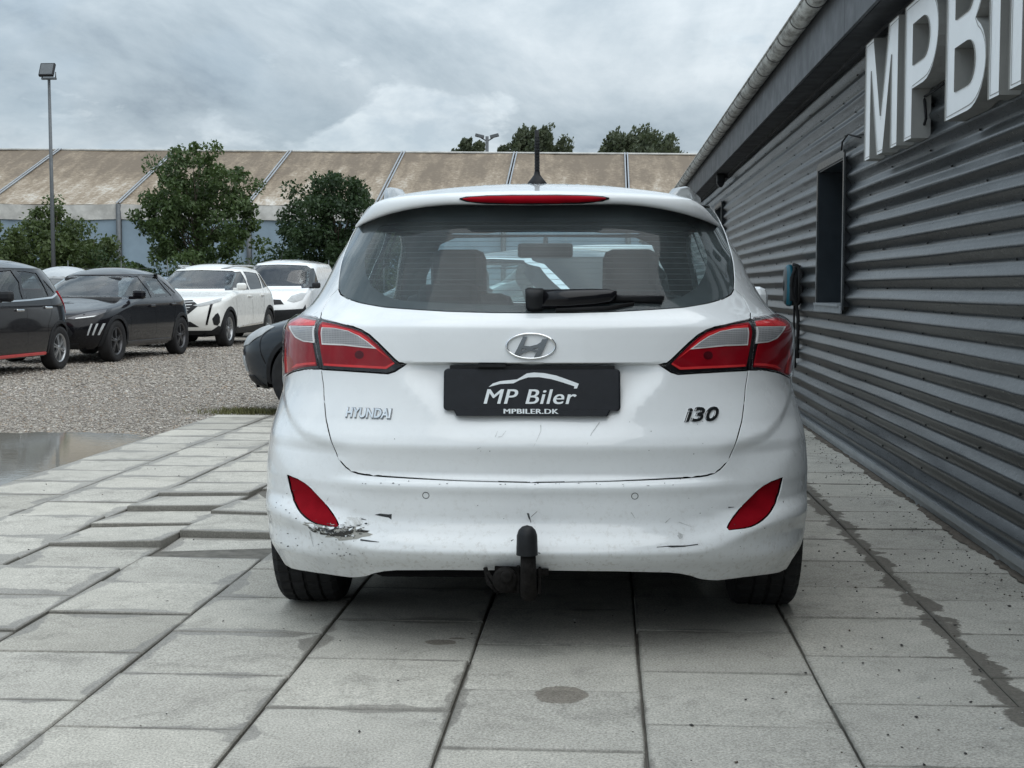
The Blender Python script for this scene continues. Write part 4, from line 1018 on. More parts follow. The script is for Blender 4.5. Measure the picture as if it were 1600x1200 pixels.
def mats_car():
    def paint(nm, base, cior=1.5, rough=.28, dirt=0.0, dcol=(.30, .27, .22)):
        t = NT(nm); o = t.coord('Object'); sp = t.n('SeparateXYZ'); t.l(o, sp.inputs[0])
        n = t.noise(o, 3.0, 5, .6); b = t.ramp(n, [(0.3, tuple(c * .97 for c in base)), (0.7, tuple(min(1, c * 1.03) for c in base))])
        if dirt:
            low = t.ramp(t.math('ADD', sp.outputs[2], t.math('MULTIPLY_ADD', t.noise(t.mapping(o, (1, 1, .5)), 6, 6, .65), .35, -.17)), [(0.18, dirt), (0.48, dirt * .22), (0.75, dirt * .05)])
            sp2 = t.ramp(t.noise(o, 55, 5, .75), [(0.52, .25), (0.66, 1.0)])
            b = t.mix(t.math('MULTIPLY', low, sp2), b, dcol)
        t.set(base=b, rough=t.ramp(t.noise(o, 9, 4), [(0.3, rough * .85), (0.7, rough * 1.2)]), coat=1.0, coatr=.04, spec=.12); t.b.inputs['Coat IOR'].default_value = cior; M[nm] = t.mat
    paint('white_paint', (.76, .785, .80), dirt=.55); paint('white_paint_far', (.74, .76, .77), dirt=0); paint('cream_white', (.72, .725, .70), dirt=0)
    paint('black_paint', (.007, .007, .009), cior=1.27, rough=.2, dirt=.06, dcol=(.06, .058, .052)); paint('grey_paint', (.024, .031, .039), cior=1.35, rough=.3, dirt=.2, dcol=(.16, .15, .135)); paint('silver_paint', (.36, .38, .39)); paint('red_paint', (.32, .02, .018)); paint('blue_paint', (.07, .11, .17))
    plain('alloy', (.40, .41, .42), .32, metal=.85, var=.1); plain('dark_metal', (.06, .06, .065), .5, metal=.6); plain('alloy_dark', (.10, .10, .105), .35, metal=.7)
    plain('chrome', (.78, .79, .80), .08, metal=1.0, var=.03); plain('dark_chrome', (.20, .205, .21), .18, metal=1.0, var=.05)
    plain('gloss_black', (.007, .007, .009), .14, var=.1, spec=.3); plain('trim_black', (.013, .014, .016), .5, var=.25, scale=20, spec=.25)
    plain('under_black', (.005, .005, .006), .9, spec=.1); plain('cabin_dark', (.028, .029, .031), .85, var=.25, scale=10); plain('headliner', (.16, .16, .155), .9); plain('cabin_seat', (.022, .023, .025), .9, var=.25, scale=25, bump=.2, bscale=200, spec=.2)
    plain('red_trim', (.55, .03, .03), .35, coat=.5); plain('paper', (.72, .80, .80), .8, var=.04)
    glassmat('car_glass', (.80, .88, .88), 1.5, .004); glassmat('dark_glass', (.22, .25, .26), 1.5, .006, (.1, .1, .1)); glassmat('rear_glass', (.80, .93, .95), 1.27, .135, (.36, .42, .44), .03); glassmat('clear_lens', (.97, .97, .97), 1.3)  # rear_glass film: sky reflection put into a pale film colour, besides dust
    def lens(nm, base, rough=.12, grid=220, amt=.25, emis=None):
        t = NT(nm); o = t.coord('Object'); w1 = t.n('TexWave'); w1.wave_type = 'BANDS'; w1.bands_direction = 'X'; w1.inputs['Scale'].default_value = grid; t.l(o, w1.inputs['Vector'])
        w2 = t.n('TexWave'); w2.bands_direction = 'Z'; w2.inputs['Scale'].default_value = grid; t.l(o, w2.inputs['Vector'])
        g = t.math('MULTIPLY', w1.outputs['Fac'], w2.outputs['Fac']); big = t.noise(o, 14, 4)
        c = t.mix(t.ramp(g, [(0.1, 0.0), (0.7, amt)]), base, tuple(c * .3 for c in base)); c = t.mix(t.ramp(big, [(0.35, 0.0), (0.7, .35)]), c, tuple(c_ * .35 for c_ in base))
        t.set(base=c, rough=.5, spec=.03); M[nm] = t.mat
    lens('red_lens', (.30, .004, .012)); lens('red_dark', (.085, .004, .009)); lens('red_bright', (.75, .045, .05), amt=.1); lens('clear_lamp', (.42, .425, .44), grid=55, amt=.8); lens('white_rim', (.86, .86, .86), amt=.02); lens('lamp_silver', (.50, .52, .53), grid=40, amt=.6); lens('reflector_red', (.26, .005, .012), grid=300, amt=.35)
    t = NT('led'); t.set(base=(.8, .82, .82), rough=.2); M['led'] = t.mat
    plain('plate_black', (.010, .012, .016), .42, var=.15, scale=30, spec=.22); plain('plate_print', (.70, .74, .76), .5, var=.06, scale=30); plain('plate_grey', (.40, .43, .45), .5)
    plain('rust_dirt', (.012, .011, .0105), .9, var=.5, scale=60, bump=.5, bscale=200, spec=.12)
    plain('scuff_dark', (.030, .033, .036), .8, var=.4, scale=120); plain('scuff_grey', (.26, .26, .25), .85, var=.45, scale=160); plain('scuff_mid', (.42, .43, .43), .8, var=.3, scale=160)
mats_car()

# ================================================================== WHITE ESTATE CAR
HD = R_(1.49); CO = np.array([-.2214, 4.163, 0.0]); UX = np.array([math.cos(HD), math.sin(HD), 0]); UY = np.array([-math.sin(HD), math.cos(HD), 0])
ZB = [(.16, .14), (.20, .10), (.25, .055), (.30, .008), (.317, 0), (.335, .006), (.375, .032), (.41, .045), (.47, .045), (.508, .037), (.520, .042), (.531, .056), (.545, .0615), (.60, .056), (.63, .050), (.645, .053), (.70, .075), (.80, .100), (.87, .112), (.95, .118), (.985, .122), (1.005, .135), (1.033, .165), (1.10, .215), (1.20, .285), (1.30, .36), (1.37, .42), (1.40, .455)]
ZF = [(.16, 4.26), (.20, 4.30), (.35, 4.44), (.55, 4.48), (.68, 4.42), (.78, 4.28), (.86, 3.95), (.95, 3.55), (1.0, 3.38), (1.05, 3.28), (1.2, 2.95), (1.37, 2.50), (1.40, 2.42)]
ZW = [(.16, .88), (.20, .90), (.25, .912), (.36, .919), (.49, .924), (.58, .921), (.70, .907), (.79, .893), (.886, .905), (.96, .910), (.985, .902), (1.02, .858), (1.075, .818), (1.145, .786), (1.21, .760), (1.265, .731), (1.32, .706), (1.37, .685), (1.40, .667)]
def sst(a, b, x): t = np.clip((x - a) / (b - a), 0, 1); return t * t * (3 - 2 * t)
RB = pchip(ZB)
CREASE = []      # flank crease below the tail lamp: (|x|, z) points, filled in once the bare skin is known
def disp_main(x, y, z, S):
    ax = np.abs(x); on = (np.abs(S) < 1.25)
    # bumper crease sweeps up towards the corners
    rise = .075 * sst(.45, .80, ax) * (1 - sst(.40, .52, z)) * sst(.27, .36, z); d = RB(z - rise) - RB(z)
    d = d + (.045 + .011 * np.clip((z - .47) / .13, 0, 1) - RB(z)) * sst(.46, .66, ax) * sst(.46, .49, z) * (1 - sst(.58, .61, z))
    # number plate recess under the handle ledge
    half = .30 + .13 * sst(.70, .86, z)
    rec = (1 - sst(half - .16, half, ax)) * sst(.640, .80, z) * (1 - sst(.872, .880, z)) * .034
    # reflector pods scooped out of the corner
    pod = .012 * np.exp(-((ax - .70) / .13) ** 2 - ((z - .44) / .10) ** 2)
    if CREASE:
        cx_ = np.array([q[0] for q in CREASE]); cz_ = np.array([q[1] for q in CREASE]); zc_ = np.interp(ax, cx_, cz_); below = zc_ - z
        d = d + .015 * sst(.54, .66, ax) * sst(-.016, .026, below) * (1 - sst(.04, .17, below))
    return np.where(on, d + rec + pod, 0.0)
ML = Loft(ZB, ZF, ZW, Dr=[(.16, .75), (.5, .75), (.7, .85), (.95, 1.1), (1.1, 1.3), (1.40, 1.4)], k1r=[(.16, .72), (.5, .74), (.7, .75), (.95, .78), (1.05, .80), (1.4, .80)], k2r=[(.16, .80), (.5, .80), (.7, .78), (.95, .78), (1.05, .80), (1.4, .85)], Df=[(.16, .9), (1.0, .8), (1.4, .45)], k1f=.75, k2f=.75, disp=disp_main)
def c2w(P): P = np.asarray(P, float); return CO + P[..., :1] * UX + P[..., 1:2] * UY + P[..., 2:3] * np.array([0, 0, 1.0])
def projw(W): v = W - CC; d = v @ CF; return np.stack([800 + F_PX * (v @ CR) / d, 600 - F_PX * (v @ CU) / d], -1)
_gs = np.linspace(0, 1.15, 231); _gz = np.linspace(.165, 1.395, 330); _G = np.stack(np.meshgrid(_gs, _gz), -1)
_PL = projw(c2w(ML.P(-_G[..., 0], _G[..., 1])))          # left half of the rear, projected
_sil = _gs[np.argmin(_PL[..., 0], 1)]
_vis = _G[..., 0] <= _sil[:, None] + 1e-6
def sil(z): return float(np.interp(z, _gz, _sil))
def sz(px, py):
    """photo pixel on the left half of the tail -> (s,z) on the body"""
    d = np.where(_vis, (_PL[..., 0] - px) ** 2 + (_PL[..., 1] - py) ** 2, 1e9); i = np.unravel_index(np.argmin(d), d.shape); q = np.array(_G[i]); smax = _sil[i[0]]
    for _ in range(6):
        p0 = projw(c2w(ML.P(-q[0], q[1]))); e = np.array([px, py]) - p0
        J = np.stack([(projw(c2w(ML.P(-(q[0] + 1e-3), q[1]))) - p0) / 1e-3, (projw(c2w(ML.P(-q[0], q[1] + 1e-3))) - p0) / 1e-3], -1)
        if abs(np.linalg.det(J)) < 2e4: break
        st = np.linalg.solve(J, e); st = np.clip(st, -.01, .01); q = q + st
        if q[0] > smax: q[0] = smax; break
    return (max(0.0, float(q[0])), float(np.clip(q[1], .165, 1.399)))
def szs(pts, scale=None, org=(0, 0)):
    return [sz(org[0] + p[0] * (scale or 1), org[1] + p[1] * (scale or 1)) for p in pts]
CREASE += sorted((float(q[0]), float(q[2])) for q in (ML.P(*sz(px, py)) for px, py in ((560, 696), (520, 692), (501, 688), (473, 676), (454, 653), (446, 628), (443, 605))))
def car_at_y(px, py, y):
    v = ray(px, py); o = CC - CO; oy = o @ UY; vy = v @ UY; l = (y - oy) / vy; w = o + v * l; return np.array([w @ UX, w @ UY, w[2]])
car = empty('estate_car', tuple(CO), HD, 'white estate car with scuffed rear bumper seen from behind on the slabs', 'car')
FB = M['gloss_black']; WP = M['white_paint']
seam = [(840, 754), (717, 751), (622, 746), (596, 744.3), (571, 742), (559, 740), (549, 736.5), (540, 730.5), (533, 722.6), (526, 711), (520, 697), (514, 678), (509, 656), (505.5, 618), (503, 590), (501.5, 577)]
L4 = dict(scale=.133333, org=(430, 470))
light_in = [(540, 215), (700, 253), (900, 303), (1010, 345), (1100, 400), (1200, 490), (1300, 590), (1400, 690), (1450, 730), (1540, 737), (1470, 780), (1400, 825), (1320, 850), (1100, 835), (800, 815), (548, 800)]
glass_edge = [(528.5, 451), (529, 436), (532, 416), (537, 398), (543, 383), (553, 358), (562, 341), (574, 324)]
glass_low = [(528.5, 451), (532, 459), (543, 466), (565, 473), (601.7, 479.5), (700, 486), (770, 488), (840, 488.5)]
SEAM = szs(seam); SEAM[0] = (0.0, SEAM[0][1]); LIN = szs(light_in, **L4); GE = szs(glass_edge); GL = szs(glass_low); GL[-1] = (0.0, GL[-1][1])
tail_up = szs([(500.1, 496.2), (501.6, 488), (511, 470), (519, 460)])
# tailgate skin
tg = SEAM + LIN[::-1] + tail_up + GL
ROWZ = list(np.arange(.866, .888, .002)) + [.61, .62, .63, .635, .64, .65] + list(np.arange(.98, 1.01, .005))
tailgate = empty('tailgate', (0, 0, 0), parent=car)
panel(ML, 'tailgate_panel', tg, WP, tailgate, step=.03, seg=.014, gap=.0036, flange=.016, backmat=FB, extra_rows=ROWZ)
# rear window, black ceramic border, heater lines
gtop = [(590, 326), (640, 322), (720, 319), (840, 318)]; GT = szs(gtop); GT[-1] = (0.0, GT[-1][1])
glo = GL[:-1][::-1]
win = [GL[-1]] + glo + GE[1:] + GT
panel(ML, 'rear_window', win, M['rear_glass'], tailgate, step=.05, seg=.02, gap=.0015, off=-.001)
inner = [(840, 345), (700, 345), (602, 347), (590, 354), (581, 366), (572, 384), (568, 405), (570.5, 427), (581.5, 447), (602, 460.6), (625.5, 467), (700, 471.5), (785, 474), (840, 474.5)]
INN = szs(inner); INN[0] = (0.0, INN[0][1]); INN[-1] = (0.0, INN[-1][1])
panel(ML, 'window_border', win, M['trim_black'], tailgate, holes=[INN], step=.04, seg=.02, off=-.006, gap=.001)
m = MB(); zlo, zhi = INN[-1][1] + .008, INN[0][1] - .012
for zz in np.linspace(zlo, zhi, 15):
    smax = float(np.interp(zz, sorted(q[1] for q in INN[2:-1]), [q[0] for q in sorted(INN[2:-1], key=lambda q: q[1])])) if True else .5
    S = np.linspace(-smax, smax, 41); a = ML.P(S, zz - .0007) - ML.N(S, zz) * .004; b_ = ML.P(S, zz + .0007) - ML.N(S, zz) * .004
    V = np.concatenate([a, b_]); m.add(V, [(i, i + 1, 41 + i + 1, 41 + i) for i in range(40)])
m.build('heater_lines', M['scuff_dark'], tailgate, fix=False)
# flank, wings, roof pillars and front as one skin
arch_r = [(.80 + .352 * math.cos(R_(a)), .315 + .352 * math.sin(R_(a))) for a in range(-14, 140, 11)]
arch_f = [(3.45 + .352 * math.cos(R_(a)), .315 + .352 * math.sin(R_(a))) for a in range(-14, 196, 12)]
ARf = ML.side(arch_r); AFf = ML.side(arch_f)
Lout_px = szs([(515, 205), (400, 182), (300, 163)], **L4)
zt = Lout_px[-1][1]
LOUT_side = [(sil(z) + .10, z) for z in np.linspace(zt - .012, .83, 9)]
Lout_bot = szs([(120, 890), (160, 860), (220, 831), (350, 802), (520, 800)], **L4)
ztip = Lout_bot[0][1]; LOUT_side.append((sil(ztip) + .08, ztip - .006))
Lseam = szs([(520, 780), (505, 560), (497, 300), (515, 210)], **L4)
LOUT = Lout_px + LOUT_side + Lout_bot + Lseam[:-1]
arch_end = ML.side([(.53, .545)])[0]
body = [tail_up[0]] + tail_up[1:] + GE + [(ML.s_xr(.60, 1.398), 1.398)] + [(1.0, 1.398), (2.0, 1.398), (3.0, 1.398), (3.0, .20), (2.4, .21)] + AFf[::1] + ML.side([(2.9, .215), (1.3, .215)]) + ARf + [arch_end] + LOUT_side[::-1] + Lout_px[::-1]
body = tail_up + GE + [(ML.s_xr(.60, 1.398), 1.398), (1.0, 1.398), (2.0, 1.398), (3.0, 1.398), (3.0, .20)] + ML.side([(3.85, .21)]) + AFf + ML.side([(2.9, .215), (1.3, .215)]) + ARf + [arch_end, LOUT_side[-1]] + LOUT_side[::-1][1:] + [Lout_px[2], Lout_px[1], Lout_px[0]]
wq = ML.side([(.78, 1.13), (1.28, 1.075), (1.28, 1.345), (1.02, 1.335)]); wr = ML.side([(1.36, 1.065), (2.05, 1.04), (2.05, 1.365), (1.36, 1.35)]); wf = ML.side([(2.12, 1.035), (2.98, 1.015), (2.75, 1.14), (2.42, 1.30), (2.25, 1.36), (2.12, 1.367)])
ws = [(3.0, 1.03)] + ML.frontp([(.55, 1.035), (.66, 1.05), (.60, 1.20), (.50, 1.345), (.42, 1.375)]) + [(3.0, 1.38)]
panel(ML, 'body_shell', body, WP, car, holes=[wq, wr, wf, ws], step=.05, seg=.02, gap=.002, flange=.014, backmat=FB)
panel(ML, 'inner_trim', [(0.3, .45), (3.0, .45), (3.0, 1.39), (0.62, 1.39), (0.66, 1.2), (.70, 1.0), (.5, .98), (.3, .98)], M['cabin_dark'], car, holes=[wq, wr, wf, ws], step=.12, seg=.06, off=-.04)
for nm, po in (('quarter_window', wq), ('rear_door_window', wr), ('front_door_window', wf)):
    for sd in (1, -1): panel(ML, nm, po, M['car_glass'], car, step=.1, seg=.05, off=-.006, sides=sd)
panel(ML, 'windscreen', ws, M['car_glass'], car, step=.1, seg=.05, off=-.006)
# bumper
bot = [(840, 891.5), (700, 891), (620, 891.5), (601.5, 893), (586, 896), (573, 900.5), (560, 902.3), (547, 902.6), (508, 897), (480, 893), (456, 888.5), (445.5, 882), (437, 868)]
BOT = szs(bot); BOT[0] = (0.0, BOT[0][1])
refl = [(448, 742), (454, 744.5), (465, 749), (476, 755.5), (486, 764), (495, 773.7), (504, 783.3), (512.7, 793), (520, 803), (526, 813), (529, 820), (526, 823.5), (515, 822), (503, 820.5), (493, 818), (484, 813.8), (476, 808), (469, 800.5), (463, 791), (458, 781), (454, 769), (450, 752)]
REF = szs(refl)
bump = BOT + ML.side([(.452, .33), (.460, .40), (.49, .48), (.515, .525)]) + [LOUT_side[-1]] + Lout_bot + SEAM[::-1][0:]
ROWB = list(np.arange(.30, .40, .007)) + list(np.arange(.50, .556, .006)) + list(np.arange(.61, .80, .009))
panel(ML, 'bumper', bump, WP, car, holes=[REF], step=.018, seg=.012, gap=.0022, flange=.016, backmat=FB, extra_rows=ROWB)
for sd in (1, -1):
    rf = panel(ML, 'reflector', REF, M['reflector_red'], car, step=.03, seg=.012, off=-.007, gap=.003, sides=sd)
    panel(ML, 'reflector_bezel', REF, M['gloss_black'], car, step=.03, seg=.012, off=-.020, gap=-.001, sides=sd)
# lamps
def lamp(nm, outl, parts, sd):
    e = empty(nm, (0, 0, 0), parent=car)
    panel(ML, 'housing', outl, M['gloss_black'], e, step=.03, seg=.012, off=-.004, gap=.0014, flange=.01, sides=sd)
    panel(ML, 'clear_cover', outl, M['clear_lens'], e, step=.03, seg=.012, off=.007, gap=.002, flange=.010, sides=sd)
    for k, (pn, poly, mt, of) in enumerate(parts): panel(ML, pn, poly, M[mt], e, step=.02, seg=.008, off=of, flange=.003, sides=sd)
IN_P = [('red_lens', szs([(552, 245), (720, 278), (900, 328), (1000, 368), (1090, 428), (1190, 518), (1290, 622), (1395, 735), (1300, 798), (1000, 782), (700, 766), (562, 757)], **L4), 'red_lens', .000),
        ('red_strip', szs([(552, 278), (720, 300), (880, 337), (1000, 387), (1090, 457), (1200, 562), (1335, 682), (1180, 562), (1090, 480), (990, 410), (850, 348), (700, 318), (552, 308)], **L4), 'red_bright', .0012),
        ('lens_rim', szs([(548, 312), (700, 320), (850, 350), (980, 410), (1080, 478), (1190, 562), (800, 522), (550, 512)], **L4), 'white_rim', .0016),
        ('lower_strip', szs([(575, 735), (700, 742), (1000, 757), (1290, 772), (1385, 722), (1395, 735), (1300, 798), (1000, 782), (700, 766), (570, 757)], **L4), 'red_bright', .0012), ('bulb', szs([(985 + 52 * math.cos(a), 632 + 48 * math.sin(a)) for a in np.linspace(0, 2 * math.pi, 14, endpoint=False)], **L4), 'red_dark', .0012),
        ('reversing_lens', szs([(560, 318), (700, 327), (850, 357), (968, 410), (1066, 475), (1150, 545), (800, 503), (560, 494)], **L4), 'clear_lamp', .0026)]
zl = [q[1] for q in LOUT_side]
OUT_P = [('red_lens', szs([(478, 228), (380, 210), (300, 188)], **L4) + [(sil(z) + .085, z) for z in np.linspace(zt - .02, .83, 8)] + szs([(135, 858), (230, 800), (350, 770), (480, 760)], **L4), 'red_lens', .000),
         ('red_strip', szs([(470, 240), (300, 205), (200, 250), (150, 288), (460, 286)], **L4), 'red_bright', .0012),
         ('lens_rim', szs([(165, 294), (462, 298), (462, 492), (330, 477), (240, 432), (190, 360)], **L4), 'white_rim', .0016),
         ('edge_strip', szs([(108, 700), (125, 560), (128, 640), (150, 830), (118, 845)], **L4), 'red_bright', .0012), ('lower_strip', szs([(190, 790), (250, 740), (360, 725), (470, 720), (472, 745), (350, 752), (250, 775)], **L4), 'red_bright', .0012),
         ('indicator_lens', szs([(185, 302), (446, 305), (446, 476), (335, 463), (254, 421), (203, 357)], **L4), 'clear_lamp', .0026)]
for sd in (1, -1): lamp('boot_lamp', LIN, IN_P, sd); lamp('tail_lamp', LOUT, OUT_P, sd)
# ------------------------------------------------ roof, rails, aerial
Cc = ML.P(np.linspace(0, 3, 160), 1.398); oy = np.argsort(Cc[:, 1]); xm = lambda y: float(np.interp(y, Cc[oy, 1], Cc[oy, 0]))
zc = pchip([(.30, 1.408), (.36, 1.417), (.75, 1.461), (1.3, 1.482), (2.0, 1.478), (2.45, 1.40)])
def zroof(x, y): w = max(.05, xm(y)); return 1.392 + (float(zc(y)) - 1.392) * (1 - min(1, abs(x) / w) ** 2.6)
def roofmesh(dz, mat, nm, y0=.47):
    ys = np.linspace(y0, 2.41, 40); V = []; Fs = []; n = 25
    for y in ys:
        w = max(.05, xm(y)) + .002
        for i in range(n): u = -1 + 2 * i / (n - 1); u = math.copysign(abs(u) ** .8, u); V.append((u * w, y, zroof(u * w, y) + dz))
    for j in range(len(ys) - 1):
        for i in range(n - 1): a = j * n + i; Fs.append((a, a + 1, a + n + 1, a + n))
    m = MB(); m.add(V, Fs, smooth=True); return m.build(nm, mat, car)
roofmesh(0, WP, 'roof'); roofmesh(-.035, M['headliner'], 'headliner', .55)
st = [(556, 350, 357), (565, 337, 350.5), (578, 320, 345), (592, 312, 339.5), (615, 307, 332.5), (647, 303.5, 325.5), (690, 301, 320.5), (719, 299.5, 319.5), (780, 297.5, 320.5), (839, 296.5, 321)]
V = []; stn = []
for px, pt, pb in st:
    y0 = .335
    for _ in range(4):
        a = car_at_y(px, pb, y0); y0 = .335 + .10 * (abs(a[0]) / .5) ** 2 + .16 * max(0, (abs(a[0]) - .45) / .15) ** 2
    a = car_at_y(px, pb, y0 + .012); t = car_at_y(px, pt, y0 + .05); x = a[0] if px < 838 else 0.0
    outer = max(0, (abs(x) - .5) / .13)
    zr = zroof(x, min(.85, y0 + .42)) + .003 if outer < .4 else t[2] + .03 * (1 - min(1, outer)) + .006
    stn.append((x, [(min(.85, y0 + .42) if outer < .4 else y0 + .30, zr), (y0 + .20, (zr + t[2]) / 2 + .006), (y0 + .055, t[2]), (y0 + .022, t[2] - .004), (y0 + .004, t[2] - .3 * (t[2] - a[2])), (y0, a[2] + .25 * (t[2] - a[2])), (y0 + .008, a[2]), (y0 + .05, a[2] + .001), (y0 + .13, a[2] + .012)]))
full = stn + [(-x, p_) for x, p_ in stn[:-1]][::-1]
k = len(stn[0][1]); V = [(x, y, z) for x, p_ in full for y, z in p_]; m = MB()
m.add(V, [(i * k + j, i * k + j + 1, (i + 1) * k + j + 1, (i + 1) * k + j) for i in range(len(full) - 1) for j in range(k - 1)], smooth=True)
sp = m.build('spoiler', WP, car); sp.modifiers.new('sub', 'SUBSURF').levels = 2; sp.modifiers['sub'].render_levels = 2
# high brake lamp on the spoiler edge
def brake_strip(rows, y_off, nm, mat, par):
    m = MB(); V = []; fl = []
    for px, p0, p1 in rows: fl.append((px, p0, p1))
    full_ = []
    for px, p0, p1 in fl:
        y0 = .335
        for _ in range(3): a = car_at_y(px, p1, y0); y0 = .335 + .10 * (abs(a[0]) / .5) ** 2
        q = [car_at_y(px, p0 + (p1 - p0) * f_, y0 + o_ + y_off) for f_, o_ in ((0, .02), (.15, .006), (.5, .0), (.85, .004), (1, .014))]
        full_.append([(p_[0] if px < 838 else 0.0, p_[1], p_[2]) for p_ in q])
    full_ = full_ + [[(-x, y, z) for x, y, z in r] for r in full_[:-1]][::-1]
    V = [p_ for r in full_ for p_ in r]; m.add(V, [(i * 5 + j, i * 5 + j + 1, (i + 1) * 5 + j + 1, (i + 1) * 5 + j) for i in range(len(full_) - 1) for j in range(4)], smooth=True)
    return m.build(nm, mat, par)
bl = empty('high_brake_lamp', (0, 0, 0), parent=car)
brake_strip([(718, 309, 312), (728, 306, 316), (760, 304, 319), (800, 303, 319.5), (839, 303, 320)], -.006, 'lamp_surround', M['gloss_black'], bl)
brake_strip([(723, 309.5, 312), (735, 307, 315.5), (765, 305.3, 317.3), (800, 304.6, 318), (839, 304.5, 318.2)], -.012, 'lamp_lens', M['red_lens'], bl)
for sd in (1, -1):
    m = MB(); P = []
    for y, h in ((.66, -.006), (.70, .022), (.78, .032), (1.4, .034), (2.0, .03), (2.18, .024), (2.26, -.006)): P.append((sd * (xm(y) - .055), y, 1.42 + h))
    V = []; Fs = []
    for x, y, z in P:
        zz = zroof(x, y) - .006; top = max(zz, z + .004)
        for dx, zq in ((-.022, zz), (-.016, top - .004), (0, top), (.016, top - .004), (.022, zz)): V.append((x + dx, y, zq))
    Fs = [(i * 5 + j, i * 5 + j + 1, (i + 1) * 5 + j + 1, (i + 1) * 5 + j) for i in range(len(P) - 1) for j in range(4)]
    m.add(V, Fs, smooth=True); m.build('roof_rail', M['silver_paint'], car)
za = zroof(0, .75); m = MB(); m.lathe([(-.004, .034), (.006, .033), (.022, .02), (.034, .011), (.045, .0095)], 16, 'Z', (0, .75, za)); m.tube([(0, .75, za + .04), (.0, .744, za + .11), (-.001, .734, za + .185)], [.0085, .0085, .0068], 10)
for q in range(11): m.lathe([(-.002, .0085), (0, .0098), (.002, .0085)], 10, 'Z', (0, .747 - q * .0016, za + .055 + q * .0105))
m.build('aerial', M['trim_black'], car)
# rain beads on the roof edge
r5 = np.random.default_rng(77); m = MB()
for i in range(520):
    x = r5.uniform(-.5, .5); y = r5.uniform(.47, .84); w = r5.uniform(.003, .0075); z = zroof(x, y) + .001
    # sit on the spoiler top where that is higher
    m.lathe([(-.002, w), (w * .3, w * .75), (w * .45, .0005)], 6, 'Z', (x, y, z))
glassmat('rain_water', (.9, .92, .93), 1.33)
tag(m.build('rain_beads', M['rain_water'], car), kind='stuff')
# ------------------------------------------------ wiper
def arm_pt(px, py, off=.02): s_, z_ = sz(px if px < 838 else 1676 - px, py); s_ = s_ if px > 838 else -s_; return ML.P(s_, z_) + ML.N(s_, z_) * off
wp = empty('rear_wiper', (0, 0, 0), parent=car)
def strip(pts, off0, off1, nm, mat):
    """pts: (px, ptop, pbot); a raised bar lying on the tail surface"""
    m = MB(); V = []
    for px, a, b_ in pts:
        P0 = arm_pt(px, a, off0); P1_ = arm_pt(px, b_, off0); V.append(P0)
        for f_ in (.06, .2, .4, .6, .8, .94): V.append(arm_pt(px, a + (b_ - a) * f_, off0 + (off1 - off0) * (1 - abs(2 * f_ - 1) ** 3)))
        V.append(P1_)
    n = len(pts); Fs = [(i * 8 + j, i * 8 + (j + 1) % 8, (i + 1) * 8 + (j + 1) % 8, (i + 1) * 8 + j) for i in range(n - 1) for j in range(8)] + [tuple(range(8)), tuple((n - 1) * 8 + j for j in range(8))]
    m.add(V, Fs, smooth=True); return m.build(nm, mat, wp)
strip([(821.5, 459, 480), (824, 455, 485), (830, 454, 487), (845, 455, 487), (860, 456, 486.5)], .0, .05, 'wiper_cap', M['trim_black'])
strip([(858, 456.5, 486), (900, 456, 484), (940, 456, 481), (962, 458, 478), (971, 463, 473)], .012, .04, 'wiper_arm', M['gloss_black'])
strip([(965, 464, 473), (1000, 464.5, 473.5), (1043, 465, 475)], .002, .022, 'wiper_blade', M['trim_black'])
strip([(880, 484, 488), (960, 480, 485), (1000, 474, 477)], .0, .012, 'wiper_rubber', M['black_rubber'])
# ------------------------------------------------ writing, badge, plate
def text_mesh(body, size, shear=0.0, bold=0.0, ext=.001, spacing=1.0, sx=1.0):
    cu = bpy.data.curves.new('text', 'FONT'); cu.body = body; cu.size = size; cu.shear = shear; cu.offset = bold * size; cu.extrude = ext; cu.space_character = spacing; cu.align_x = 'CENTER'; cu.resolution_u = 4
    o = bpy.data.objects.new('text', cu); COL.objects.link(o); dg = bpy.context.evaluated_depsgraph_get(); me = bpy.data.meshes.new_from_object(o.evaluated_get(dg))
    bpy.data.objects.remove(o); v = np.array([q.co[:] for q in me.vertices]); v[:, 0] *= sx; f_ = [tuple(p_.vertices) for p_ in me.polygons]; bpy.data.meshes.remove(me); return v, f_
def fit_text(body, w, h, **kw):
    v, f_ = text_mesh(body, 1.0, **kw); mn, mx = v.min(0), v.max(0); s_ = np.array([w / (mx[0] - mn[0]), h / (mx[1] - mn[1]), 1.0]); c = (mn + mx) / 2; return (v - np.array([c[0], c[1], 0])) * s_, f_
def rear_xz(x, z, off):
    x = np.asarray(x, float); z = np.asarray(z, float); lo = np.zeros_like(x); hi = np.ones_like(x); ax = np.abs(x)
    for _ in range(40):
        mm = (lo + hi) / 2; xx, _y = ML.xy(mm, z); g = xx < ax; lo = np.where(g, mm, lo); hi = np.where(g, hi, mm)
    S = lo * np.where(x < 0, -1, 1); return ML.P(S, z) + ML.N(S, z) * np.asarray(off)[..., None]
def on_tail(v, f_, cx, cz, off, nm, mat, par=None):
    P = rear_xz(cx + v[:, 0], cz + v[:, 1], v[:, 2] + off); m = MB(); m.add(P, f_); return m.build(nm, mat, par or car)
def xz_of(px, py):
    if px < 838: s_, z_ = sz(px, py); P = ML.P(-s_, z_)
    else: P = None
    return P
pl = xz_of(576, 645.5); v, f_ = fit_text('HYUNDAI', .147, .0285, shear=.18, bold=.02, ext=.0015); on_tail(v, f_, pl[0], pl[2], .003, 'maker_lettering', M['chrome'])
v, f_ = fit_text('HYUNDAI', .152, .0335, shear=.18, bold=.05, ext=.0008); on_tail(v, f_, pl[0] + .0008, pl[2] - .001, .001, 'lettering_base', M['dark_chrome'])
q = car_at_y(1098.5, 649.5, .115)
